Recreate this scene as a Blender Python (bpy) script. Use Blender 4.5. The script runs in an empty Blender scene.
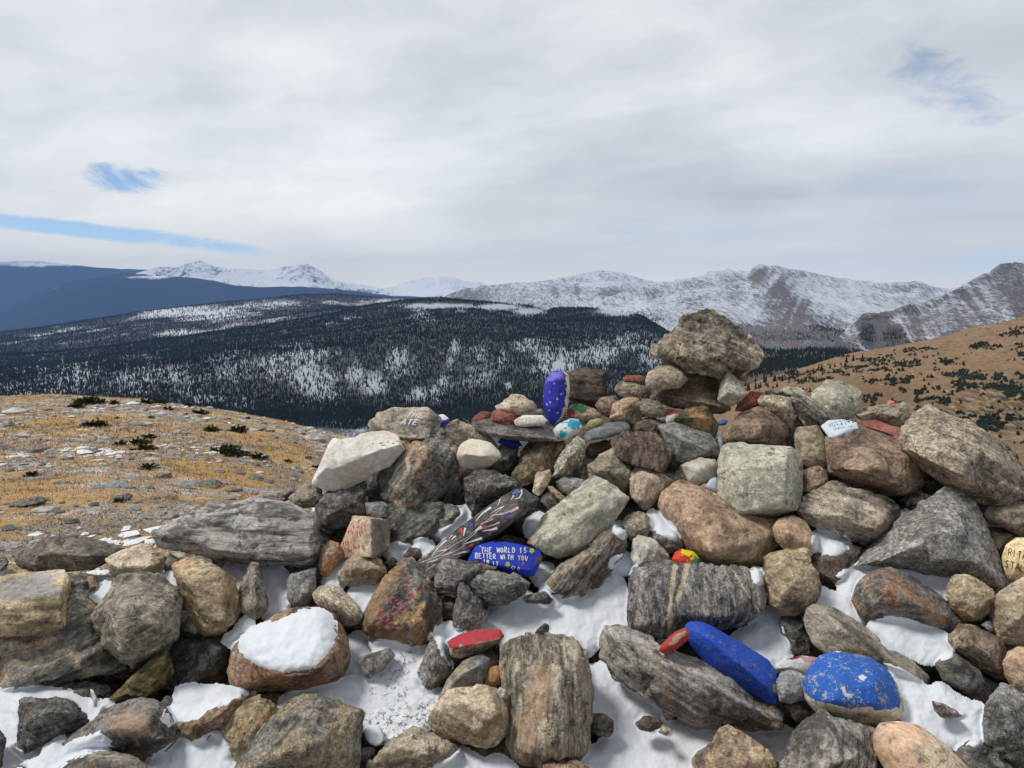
import bpy, bmesh, math, random
import numpy as np
from mathutils import Vector
from mathutils.bvhtree import BVHTree
from mathutils.geometry import tessellate_polygon

random.seed(7)
RNG = np.random.default_rng(7)
SC = bpy.context.scene
COL = SC.collection

# ------------------------------------------------------------------ camera
F = 740.0                       # focal length in pixels of the 1024 px wide frame
CX, CY = 512.0, 384.0
EYE = np.array([0.0, 0.0, 1.6])
HOR = 297.0                     # picture row of the eye-level horizon
PITCH = math.atan((CY - HOR) / F)
FWD = np.array([0, math.cos(PITCH), -math.sin(PITCH)])
UPV = np.array([0, math.sin(PITCH), math.cos(PITCH)])
RGT = np.array([1.0, 0, 0])

cam_d = bpy.data.cameras.new('camera')
cam_d.sensor_width = 36.0
cam_d.lens = F * 36.0 / 1024.0
cam_d.clip_start = 0.05
cam_d.clip_end = 90000.0
cam = bpy.data.objects.new('camera', cam_d)
COL.objects.link(cam)
cam.location = EYE
cam.rotation_euler = (math.pi / 2 - PITCH, 0, 0)
SC.camera = cam

def unproj(x, y, d):
    """Point seen at picture position x, y at the depth d (metres along the view axis)."""
    x = np.asarray(x, float); y = np.asarray(y, float); d = np.asarray(d, float)
    a = ((x - CX) / F)[..., None]; b = (-(y - CY) / F)[..., None]
    return EYE + d[..., None] * (FWD + RGT * a + UPV * b)

def proj(P):
    q = P - EYE
    d = q @ FWD
    return CX + F * (q @ RGT) / d, CY - F * (q @ UPV) / d, d

def desat(c, k=.30):
    c = np.asarray(c, float); return c + (c @ np.array([.3, .55, .15]) - c) * k

def lin(c):
    c = np.asarray(c, float) / 255.0
    return np.where(c <= 0.04045, c / 12.92, ((c + 0.055) / 1.055) ** 2.4)

# ------------------------------------------------------------------ noise
def _hash(ix, iy, iz, seed):
    h = (ix.astype(np.uint32) * np.uint32(374761393) + iy.astype(np.uint32) * np.uint32(668265263)
         + iz.astype(np.uint32) * np.uint32(2147483647 - 60) + np.uint32((seed * 974634777) & 0xffffffff))
    h = (h ^ (h >> np.uint32(13))) * np.uint32(1274126177)
    h = h ^ (h >> np.uint32(16))
    return (h & np.uint32(0xffff)).astype(np.float64) / 32767.5 - 1.0

def vnoise(p, seed=0):
    p = np.asarray(p, float)
    i = np.floor(p).astype(np.int64); f = p - i
    u = f * f * f * (f * (f * 6 - 15) + 10)
    x, y, z = i[:, 0], i[:, 1], i[:, 2]
    r = 0
    for dx in (0, 1):
        wx = u[:, 0] if dx else 1 - u[:, 0]
        for dy in (0, 1):
            wy = u[:, 1] if dy else 1 - u[:, 1]
            for dz in (0, 1):
                wz = u[:, 2] if dz else 1 - u[:, 2]
                r = r + wx * wy * wz * _hash(x + dx, y + dy, z + dz, seed)
    return r

def fbm(p, seed=0, octv=4, gain=0.5):
    p = np.asarray(p, float)
    a, r, n = 1.0, 0.0, 0.0
    for k in range(octv):
        r = r + a * vnoise(p * (2.03 ** k) + 17.3 * k, seed + k)
        n += a; a *= gain
    return r / n

def ridged(p, seed=0, octv=4):
    p = np.asarray(p, float)
    a, r, n = 1.0, 0.0, 0.0
    for k in range(octv):
        r = r + a * (1 - 2 * np.abs(vnoise(p * (2.07 ** k) + 11.1 * k, seed + k)))
        n += a; a *= 0.5
    return r / n

# ------------------------------------------------------------------ objects
def tag(o, label=None, cat=None, group=None, kind=None):
    if label: o['label'] = label
    if cat: o['category'] = cat
    if group: o['group'] = group
    if kind: o['kind'] = kind
    return o

def mesh_np(name, V, Fc, mats=None, smooth=True):
    """Mesh from a vertex array and an array of triangles or quads."""
    me = bpy.data.meshes.new(name)
    V = np.ascontiguousarray(V, np.float32); Fc = np.ascontiguousarray(Fc, np.int32)
    n, k = Fc.shape
    me.vertices.add(len(V)); me.vertices.foreach_set('co', V.ravel())
    me.loops.add(n * k); me.loops.foreach_set('vertex_index', Fc.ravel())
    me.polygons.add(n)
    me.polygons.foreach_set('loop_start', np.arange(0, n * k, k, dtype=np.int32))
    me.polygons.foreach_set('use_smooth', np.full(n, smooth))
    me.update(calc_edges=True)
    for m in mats or ():
        me.materials.append(m)
    return me

def link(name, me, parent=None, loc=None):
    o = bpy.data.objects.new(name, me)
    COL.objects.link(o)
    if loc is not None: o.location = loc
    if parent is not None: o.parent = parent
    return o

def point_attr(me, name, arr4):
    at = me.attributes.new(name, 'FLOAT_COLOR', 'POINT')
    at.data.foreach_set('color', np.ascontiguousarray(arr4, np.float32).ravel())

# ------------------------------------------------------------------ node helper
class NT:
    def __init__(self, tree): self.t = tree
    def n(self, typ, **kw):
        nd = self.t.nodes.new(typ)
        for k, v in kw.items():
            if k.startswith('i_'):
                key = k[2:]
                nd.inputs[int(key) if key.isdigit() else key.replace('_', ' ')].default_value = v
            else: setattr(nd, k, v)
        return nd
    def l(self, a, b): self.t.links.new(a, b)
    def math(self, op, a, b=None, clamp=False):
        nd = self.t.nodes.new('ShaderNodeMath'); nd.operation = op; nd.use_clamp = clamp
        for i, v in enumerate((a, b)):
            if v is None: continue
            if isinstance(v, (int, float)): nd.inputs[i].default_value = v
            else: self.l(v, nd.inputs[i])
        return nd.outputs[0]
    def ramp(self, v, lo, hi, a=0.0, b=1.0, smooth=True):
        nd = self.t.nodes.new('ShaderNodeMapRange')
        nd.interpolation_type = 'SMOOTHSTEP' if smooth else 'LINEAR'
        self.l(v, nd.inputs[0])
        for i, q in zip((1, 2, 3, 4), (lo, hi, a, b)):
            if isinstance(q, (int, float)): nd.inputs[i].default_value = q
            else: self.l(q, nd.inputs[i])
        return nd.outputs[0]
    def mix(self, f, a, b, mode='MIX'):
        nd = self.t.nodes.new('ShaderNodeMix'); nd.data_type = 'RGBA'; nd.blend_type = mode
        for s, v in ((nd.inputs[0], f), (nd.inputs[6], a), (nd.inputs[7], b)):
            if isinstance(v, (int, float)): s.default_value = v
            elif isinstance(v, (tuple, list, np.ndarray)): s.default_value = (*[float(q) for q in v[:3]], 1)
            else: self.l(v, s)
        return nd.outputs[2]
    def noise(self, vec, scale, detail=4, rough=0.6, dist=0.0):
        nd = self.t.nodes.new('ShaderNodeTexNoise')
        self.l(vec, nd.inputs['Vector'])
        for k, v in (('Scale', scale), ('Detail', detail), ('Roughness', rough), ('Distortion', dist)):
            if isinstance(v, (int, float)): nd.inputs[k].default_value = v
            else: self.l(v, nd.inputs[k])
        return nd.outputs['Fac']
    def vscale(self, vec, s):
        nd = self.t.nodes.new('ShaderNodeVectorMath'); nd.operation = 'MULTIPLY'
        self.l(vec, nd.inputs[0]); nd.inputs[1].default_value = s
        return nd.outputs[0]

def new_mat(name):
    m = bpy.data.materials.new(name); m.use_nodes = True
    m.node_tree.nodes.clear()
    return m, NT(m.node_tree)

# ------------------------------------------------------------------ rock shader
def make_rock_group():
    g = bpy.data.node_groups.new('rock_shader', 'ShaderNodeTree')
    I = g.interface
    def sock(n, typ, dv, io='INPUT'):
        s = I.new_socket(n, in_out=io, socket_type=typ)
        if dv is not None: s.default_value = dv
    sock('A', 'NodeSocketColor', (.1, .1, .1, 1)); sock('B', 'NodeSocketColor', (.3, .3, .3, 1))
    sock('C', 'NodeSocketColor', (.3, .2, .1, 1))
    for n, v in (('Stain', .3), ('Band', .3), ('Angle', 0.), ('Freq', 50.), ('Grain', .6), ('Seed', 0.), ('Paint', 0.), ('Wear', .4), ('Bump', .6), ('Lichen', .5), ('Natural', 0.)):
        sock(n, 'NodeSocketFloat', v)
    sock('BSDF', 'NodeSocketShader', None, 'OUTPUT')
    t = NT(g)
    gi = t.n('NodeGroupInput'); go = t.n('NodeGroupOutput')
    i = gi.outputs
    tc = t.n('ShaderNodeTexCoord')
    sd = t.n('ShaderNodeCombineXYZ'); t.l(i['Seed'], sd.inputs[0]); t.l(i['Seed'], sd.inputs[1]); t.l(i['Seed'], sd.inputs[2])
    add = t.n('ShaderNodeVectorMath', operation='ADD'); t.l(tc.outputs['Object'], add.inputs[0]); t.l(sd.outputs[0], add.inputs[1])
    rot = t.n('ShaderNodeVectorRotate', rotation_type='Y_AXIS'); t.l(add.outputs[0], rot.inputs['Vector']); t.l(i['Angle'], rot.inputs['Angle'])
    q = rot.outputs[0]
    big = t.noise(q, 9.0, 6, .62, .3)
    mid = t.noise(q, 42.0, 6, .68)
    qs = t.vscale(q, (.13, .25, 1.0))
    band1 = t.noise(qs, i['Freq'], 4, .62, 1.1)
    band2 = t.noise(t.vscale(q, (.20, .3, 1.0)), t.math('MULTIPLY', i['Freq'], .32), 4, .6, .8)
    band = t.math('ADD', t.math('MULTIPLY', band1, .45), t.math('MULTIPLY', band2, .55))
    vary = t.ramp(t.noise(q, 5.0, 3, .5, .5), .33, .67, .80, 1.18)
    fine = t.noise(q, 230.0, 3, .75)
    speck = t.noise(q, 420.0, 2, .6)
    base = t.math('ADD', t.math('MULTIPLY', big, .5), t.math('MULTIPLY', mid, .5))
    bb = t.math('ADD', t.math('MULTIPLY', t.math('SUBTRACT', band, base), i['Band']), base)
    tt = t.ramp(bb, .42, .58)
    col = t.mix(tt, i['A'], i['B'])
    # stain: broad irregular patches of the third colour
    st = t.noise(q, 6.5, 5, .66, .8)
    sv = t.math('ADD', st, t.math('SUBTRACT', i['Stain'], .5))
    sm = t.ramp(sv, .46, .62)
    sm = t.math('MULTIPLY', sm, t.ramp(mid, .25, .6, .45, 1.0))
    col = t.mix(sm, col, i['C'])
    # dark and pale lichen crusts
    li = t.noise(q, 24.0, 5, .7, .4)
    col = t.mix(t.math('MULTIPLY', t.ramp(li, .56, .66), t.math('MULTIPLY', i['Lichen'], .8)), col, (.035, .034, .032))
    lp = t.noise(q, 31.0, 4, .7, .2)
    col = t.mix(t.math('MULTIPLY', t.ramp(lp, .58, .66), t.math('MULTIPLY', i['Lichen'], .55)), col, t.mix(.5, i['B'], (.50, .48, .42)))
    # edge highlights painted into the colour: sharp edges made lighter
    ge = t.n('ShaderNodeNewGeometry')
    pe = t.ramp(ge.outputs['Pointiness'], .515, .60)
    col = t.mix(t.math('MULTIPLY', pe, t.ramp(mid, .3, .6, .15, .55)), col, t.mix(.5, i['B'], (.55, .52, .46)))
    # mineral grain
    gr = t.math('MULTIPLY', t.ramp(fine, .30, .70, .50, 1.50, False), 1.0)
    chip = t.ramp(t.noise(q, 100.0, 4, .72), .34, .66, .52, 1.48)
    chip = t.math('ADD', t.math('MULTIPLY', t.math('SUBTRACT', chip, 1.0), t.math('MULTIPLY', i['Grain'], 1.0)), 1.0)
    vary = t.math('MULTIPLY', vary, chip)
    grm = t.math('MULTIPLY', t.math('ADD', t.math('MULTIPLY', t.math('SUBTRACT', gr, 1.0), i['Grain']), 1.0), vary)
    gv = t.n('ShaderNodeCombineXYZ')
    for k in range(3): t.l(grm, gv.inputs[k])
    col = t.mix(1.0, col, gv.outputs[0], 'MULTIPLY')
    dk = t.math('MULTIPLY', t.ramp(speck, .60, .68), t.math('MULTIPLY', i['Grain'], .75))
    col = t.mix(dk, col, (.025, .024, .022))
    lt = t.math('MULTIPLY', t.ramp(speck, .38, .30), t.math('MULTIPLY', i['Grain'], .45))
    col = t.mix(lt, col, (.52, .48, .42))
    # cracks: thin dark lines along the layering
    cr = t.noise(t.vscale(q, (.5, .6, 1.4)), 13.0, 4, .6, .9)
    crl = t.ramp(t.math('ABSOLUTE', t.math('SUBTRACT', cr, .5)), .0, .012, 1.0, 0.0)
    crl = t.math('MULTIPLY', crl, t.ramp(big, .50, .62))
    col = t.mix(t.math('MULTIPLY', crl, t.math('MULTIPLY', i['Lichen'], .9)), col, (.03, .027, .024))
    # paint
    at = t.n('ShaderNodeAttribute', attribute_name='paint')
    wr = t.ramp(t.math('ADD', t.math('MULTIPLY', fine, .5), t.math('MULTIPLY', mid, .5)), t.math('MULTIPLY', i['Wear'], .80), t.math('ADD', t.math('MULTIPLY', i['Wear'], .80), .07))
    pm = t.math('MULTIPLY', t.math('MULTIPLY', at.outputs['Alpha'], wr), i['Paint'])
    pcol = t.mix(.35, at.outputs['Color'], gv.outputs[0], 'MULTIPLY')
    nvv = t.n('ShaderNodeCombineXYZ'); nm = t.ramp(bb, .38, .62, .58, 1.28)
    for k in range(3): t.l(nm, nvv.inputs[k])
    pcol = t.mix(i['Natural'], pcol, t.mix(1.0, pcol, nvv.outputs[0], 'MULTIPLY'))
    col = t.mix(pm, col, pcol)
    h = t.math('ADD', t.math('MULTIPLY', mid, .55), t.math('MULTIPLY', fine, .22))
    h = t.math('ADD', h, t.math('MULTIPLY', t.math('MULTIPLY', band, i['Band']), .8))
    h = t.math('ADD', h, t.math('MULTIPLY', chip, .16))
    h = t.math('SUBTRACT', h, t.math('MULTIPLY', t.math('MULTIPLY', crl, i['Lichen']), .3))
    bp = t.n('ShaderNodeBump'); bp.inputs['Distance'].default_value = .018
    t.l(i['Bump'], bp.inputs['Strength']); t.l(h, bp.inputs['Height'])
    b = t.n('ShaderNodeBsdfPrincipled')
    b.inputs['Specular IOR Level'].default_value = .25
    t.l(t.ramp(pm, 0., 1., .88, .55), b.inputs['Roughness'])
    t.l(col, b.inputs['Base Color']); t.l(bp.outputs[0], b.inputs['Normal'])
    t.l(b.outputs[0], go.inputs[0])
    return g
ROCKG = make_rock_group()
GAIN = 1.46

PRE = {  # dark tone, light tone, stain tone (picture values), stain, band, freq, grain
 'gg':  ((92, 89, 86), (182, 176, 166), (150, 130, 100), .22, .85, 70, .6),
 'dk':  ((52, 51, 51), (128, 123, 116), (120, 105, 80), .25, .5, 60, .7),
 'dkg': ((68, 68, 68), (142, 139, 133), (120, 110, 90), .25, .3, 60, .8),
 'gt':  ((92, 86, 77), (176, 163, 141), (160, 126, 82), .42, .4, 55, .6),
 'tan': ((138, 120, 95), (196, 178, 148), (160, 125, 85), .35, .15, 50, .6),
 'och': ((112, 98, 70), (190, 168, 126), (172, 124, 62), .42, .3, 45, .55),
 'rust':((104, 82, 64), (174, 142, 108), (186, 120, 52), .5, .2, 40, .65),
 'orb': ((138, 108, 80), (192, 158, 122), (120, 96, 72), .35, .1, 40, .45),
 'brn': ((88, 72, 58), (156, 130, 104), (110, 98, 84), .4, .15, 50, .6),
 'dbr': ((66, 54, 47), (124, 103, 88), (84, 78, 72), .3, .4, 60, .6),
 'cream':((196, 184, 158), (232, 222, 200), (205, 178, 132), .28, .2, 40, .25),
 'pale':((150, 147, 130), (200, 194, 174), (176, 160, 122), .3, .3, 50, .45),
 'spk': ((140, 130, 104), (184, 172, 142), (120, 115, 95), .3, 0., 50, 1.0),
 'gy':  ((112, 112, 112), (168, 168, 168), (140, 135, 125), .2, .1, 50, .6),
 'red': ((120, 66, 50), (170, 96, 72), (120, 90, 76), .3, .3, 60, .4),
 'org': ((150, 76, 42), (192, 104, 60), (120, 80, 60), .25, .1, 50, .4),
 'moss':((62, 58, 32), (128, 114, 58), (150, 124, 50), .45, .6, 60, .5),
 'slate':((104, 112, 120), (150, 158, 166), (110, 108, 104), .25, .3, 50, .4),
 'white':((200, 204, 206), (236, 238, 238), (190, 196, 204), .2, 0., 40, .2),
}
def rock_mat(name, kind, ang=0., seed=0., paint=0., **kw):
    A, B, C, st, bd, fq, gn = PRE[kind]
    m, t = new_mat(name)
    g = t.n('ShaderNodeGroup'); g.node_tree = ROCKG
    hr = random.Random(int(seed * 77)); tint = kw.get('tint', 1.0) * hr.uniform(.93, 1.10) * np.array([hr.uniform(.99, 1.06), 1., hr.uniform(.93, 1.02)])
    for k, c in (('A', A), ('B', B), ('C', kw.get('C', C))):
        v = np.clip(desat(lin(c)) * GAIN * tint, 0, .85); g.inputs[k].default_value = (*v, 1)
    for k, v in (('Stain', kw.get('st', st)), ('Band', kw.get('bd', bd)), ('Angle', math.radians(ang)), ('Freq', kw.get('fq', fq)),
                 ('Grain', kw.get('gn', gn)), ('Seed', seed), ('Paint', paint), ('Wear', kw.get('wear', .42)), ('Bump', kw.get('bump', 1.0)), ('Natural', 1. if kw.get('nat') else 0.), ('Lichen', kw.get('lich', .75 if PRE[kind][6] > .42 else .15))):
        g.inputs[k].default_value = v
    o = t.n('ShaderNodeOutputMaterial'); t.l(g.outputs[0], o.inputs[0])
    return m

def flat_mat(name, rgb, rough=.6, wear=0.):
    m, t = new_mat(name)
    b = t.n('ShaderNodeBsdfPrincipled'); o = t.n('ShaderNodeOutputMaterial')
    tc = t.n('ShaderNodeTexCoord')
    nz = t.noise(tc.outputs['Object'], 300., 3, .6)
    c = lin(rgb)
    t.l(t.mix(t.ramp(nz, .35, .7), tuple(c * .7), tuple(np.clip(c * 1.1, 0, .9))), b.inputs['Base Color'])
    b.inputs['Roughness'].default_value = rough
    t.l(b.outputs[0], o.inputs[0])
    return m
# ------------------------------------------------------------------ the pile's face: depth along the view axis for each picture row
SY = np.array([250, 330, 420, 500, 600, 700, 768, 860.])
SD = np.array([2.60, 2.50, 2.32, 2.12, 1.88, 1.66, 1.52, 1.36])
def sdepth(y): return float(np.interp(y, SY, SD))

TILES = {'A': (0, 576, 4), 'B': (0, 500, 4), 'C': (220, 576, 4), 'D': (220, 440, 4), 'T': (280, 380, 4.6545), 'E': (400, 440, 4),
         'F': (440, 360, 4), 'G': (400, 576, 4), 'H': (600, 576, 4), 'I': (768, 576, 4), 'J': (600, 440, 4), 'K': (768, 440, 4),
         'L': (768, 360, 4), 'M': (600, 300, 4), 'P': (0, 0, 1)}
def pts(tile, s):
    ox, oy, k = TILES[tile]
    out = []
    for w in s.split():
        v = [float(q) for q in w.split(',')]
        out.append([ox + v[0] / k, oy + v[1] / k] + [q / k for q in v[2:]])
    return np.array(out)

def in_poly(x, y, poly):
    r = np.zeros(len(x), bool); n = len(poly)
    for i in range(n):
        x0, y0 = poly[i][:2]; x1, y1 = poly[(i + 1) % n][:2]
        c = ((y0 > y) != (y1 > y))
        xx = x0 + (y - y0) / ((y1 - y0) if y1 != y0 else 1e-9) * (x1 - x0)
        r ^= c & (x < xx)
    return r

def hull_mesh(P):
    bm = bmesh.new()
    for p in P: bm.verts.new(p)
    bmesh.ops.convex_hull(bm, input=bm.verts)
    loose = [v for v in bm.verts if not v.link_faces]
    bmesh.ops.delete(bm, geom=loose, context='VERTS')
    bmesh.ops.recalc_face_normals(bm, faces=bm.faces)
    me = bpy.data.meshes.new('hull'); bm.to_mesh(me); bm.free()
    return me

def prism_mesh(front, back):
    """Closed solid between two traced outlines of the same length (may be concave)."""
    n = len(front)
    tri = tessellate_polygon([[Vector((p[0], p[2], 0)) for p in front]])
    V = np.vstack([front, back]); Fs = []
    for a, b, c in tri: Fs.append((a, b, c)); Fs.append((n + c, n + b, n + a))
    for i in range(n):
        j = (i + 1) % n
        Fs += [(i, n + i, n + j), (i, n + j, j)]
    bm = bmesh.new(); vs = [bm.verts.new(p) for p in V]
    for f in Fs:
        try: bm.faces.new([vs[k] for k in f])
        except ValueError: pass
    bmesh.ops.recalc_face_normals(bm, faces=bm.faces)
    me = bpy.data.meshes.new('prism'); bm.to_mesh(me); bm.free()
    return me

def read_mesh(me):
    n = len(me.vertices); V = np.empty(n * 3, np.float32); me.vertices.foreach_get('co', V); V = V.reshape(-1, 3).astype(float)
    N = np.empty(n * 3, np.float32); me.vertex_normals.foreach_get('vector', N)
    E = np.empty(len(me.edges) * 2, np.int32); me.edges.foreach_get('vertices', E)
    return V, N.reshape(-1, 3).astype(float), E.reshape(-1, 2)

def laplace(V, E, it, k=.5):
    n = len(V); a = np.concatenate([E[:, 0], E[:, 1]]); b = np.concatenate([E[:, 1], E[:, 0]])
    deg = np.maximum(np.bincount(a, minlength=n), 1)[:, None]
    for _ in range(it):
        S = np.stack([np.bincount(a, weights=V[b, j], minlength=n) for j in range(3)], 1) / deg
        V = V + k * (S - V)
    return V

JOBS = []
def solid_points(out, rid, D, tilt, bk):
    """World points of the hull: traced outline, points nearer the viewer, and a back."""
    s = D / F
    yc = (out[:, 1].min() + out[:, 1].max()) / 2; xc = (out[:, 0].min() + out[:, 0].max()) / 2
    w = np.ptp(out[:, 0]); hgt = np.ptp(out[:, 1]); m = min(w, hgt)
    dz = lambda y: tilt * (yc - y) * s
    P = [unproj(out[:, 0], out[:, 1], D + dz(out[:, 1]))]
    if rid is None or not len(rid):
        c = np.array([xc, yc])
        for k, hh in ((.72, .20), (.38, .33)):
            q = c + (out[:, :2] - c) * k
            P.append(unproj(q[:, 0], q[:, 1], D + dz(q[:, 1]) - hh * m * s))
    else:
        P.append(unproj(rid[:, 0], rid[:, 1], D + dz(rid[:, 1]) - rid[:, 2] * s))
    c = np.array([xc, yc])
    for k, hh in ((.92, .25), (.62, 1.0)):
        q = c + (out[:, :2] - c) * k
        P.append(unproj(q[:, 0], q[:, 1], D + dz(q[:, 1]) + hh * bk * m * s))
    return np.vstack(P), m * s, s, (xc, yc)

def rock(name, tile, outline, ridge, kind, label, cat='rock', lay=0., tilt=.45, bk=.55, ang=0., rnd=0, rough=1., strat=0., chips=3,
         paint=None, vox=None, group='stones of the pile', concave=False, grow=1.0, D=None, **mk):
    out = pts(tile, outline)[:, :2]
    rid = pts(tile, ridge) if ridge else None
    if rid is not None: rid[:, 2] *= 2.2
    if paint and 'wear' in mk and (cat == 'rock' or mk.get('nat')): mk['nat'] = True; mk['wear'] = .1
    if rnd: grow = grow * (1 + .004 * min(rnd, 14))
    c = (out.min(0) + out.max(0)) / 2
    out = c + (out - c) * grow
    yc = c[1]
    if D is None: D = sdepth(yc)
    D = D + lay * .01
    P, L, s, ctr = solid_points(out, rid, D, tilt, bk)
    idx = len(JOBS)
    if not strat and not rnd and kind in ('gg', 'dk', 'gt', 'dbr', 'dkg', 'och') and chips: strat = .7
    if concave:
        w = P[:len(out)]; f = w + (EYE - w) / np.linalg.norm(EYE - w, axis=1)[:, None] * .10 * L
        b = w - (EYE - w) / np.linalg.norm(EYE - w, axis=1)[:, None] * .5 * L
        me = prism_mesh(f, b)
    else:
        me = hull_mesh(P)
    o = link(name, me)
    px = max(np.ptp(out[:, 0]), np.ptp(out[:, 1]))
    v = vox if vox else min(max(px / 62., 1.0), 2.6)
    md = o.modifiers.new('r', 'REMESH'); md.mode = 'VOXEL'; md.voxel_size = v * s
    tag(o, label, cat, group)
    JOBS.append(dict(o=o, L=L, s=s, kind=kind, ang=ang, rnd=rnd, rough=rough, strat=strat, chips=chips, paint=paint, tile=tile, mk=mk, seed=idx * 3.17 + 1, ctr=ctr, ridged=bool(ridge)))
    return o

def seg_dist(x, y, path):
    d = np.full(len(x), 1e9)
    for (x0, y0), (x1, y1) in zip(path[:-1], path[1:]):
        vx, vy = x1 - x0, y1 - y0; q = vx * vx + vy * vy + 1e-9
        u = np.clip(((x - x0) * vx + (y - y0) * vy) / q, 0, 1)
        d = np.minimum(d, np.hypot(x - x0 - u * vx, y - y0 - u * vy))
    return d

def paint_attr(V, N, job):
    """Paint on the stone's own surface: where the brush went, per vertex."""
    x, y, _ = proj(V)
    to = EYE - V; to /= np.linalg.norm(to, axis=1)[:, None]
    fac = np.einsum('ij,ij->i', N, to)
    A = np.zeros((len(V), 4))
    nz = fbm(V / job['L'] * 7., 91, 3)
    for p in job['paint']:
        rgb = lin(p[1])
        if job['mk'].get('nat'): rgb = desat(rgb, .34) * 1.3
        if p[0] == 'all':
            a = np.clip((fac - (p[2] if len(p) > 2 else .12)) / .12 + nz * 1.2, 0, 1)
        elif p[0] == 'poly' and job['mk'].get('nat'):
            q = pts(job['tile'], p[2])[:, :2]; x_ = x + fbm(V / job['L'] * 5., 33, 5, .65) * 10; y_ = y + fbm(V / job['L'] * 5., 57, 5, .65) * 10
            sgn = np.where(in_poly(x_, y_, q), 1., -1.) * seg_dist(x_, y_, np.vstack([q, q[:1]]))
            a = np.clip(.5 + (sgn + fbm(V / job['L'] * 14., 71, 4, .65) * 9.) / 7., 0, 1) * .75 * (fac > -.05)
        elif p[0] == 'poly':
            q = pts(job['tile'], p[2])
            wob = p[3] if len(p) > 3 else .8
            nx = fbm(V / job['L'] * 9., 33, 3) * wob * 2; ny = fbm(V / job['L'] * 9., 57, 3) * wob * 2
            a = (in_poly(x + nx, y + ny, q) & (fac > -.05)).astype(float)
        elif p[0] == 'line':
            q = pts(job['tile'], p[2])[:, :2]; w = p[3]
            a = np.clip((w - seg_dist(x, y, q) + nz * w * .6) / .5, 0, 1) * (fac > -.05)
        elif p[0] == 'spots':
            r = np.random.default_rng(p[4]); a = np.zeros(len(V))
            ctr = job['ctr']
            for _ in range(p[2]):
                k = r.integers(len(V)); sx = x[k]; sy = y[k]
                e = r.uniform(.6, 1.5)
                a = np.maximum(a, np.clip((p[3] * r.uniform(.5, 1.2) - np.hypot((x - sx) * e, (y - sy) / e)) / .5, 0, 1))
            a *= (fac > 0)
        A[:, :3] = A[:, :3] * (1 - a[:, None]) + rgb * a[:, None]
        A[:, 3] = np.maximum(A[:, 3], a)
    # keep a colour under the soft edge
    nzr = A[:, 3] > .01
    A[nzr, :3] = A[nzr, :3] / np.maximum(A[nzr, 3:4], .05)
    A[:, :3] = np.clip(A[:, :3], 0, .9)
    return A

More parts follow.
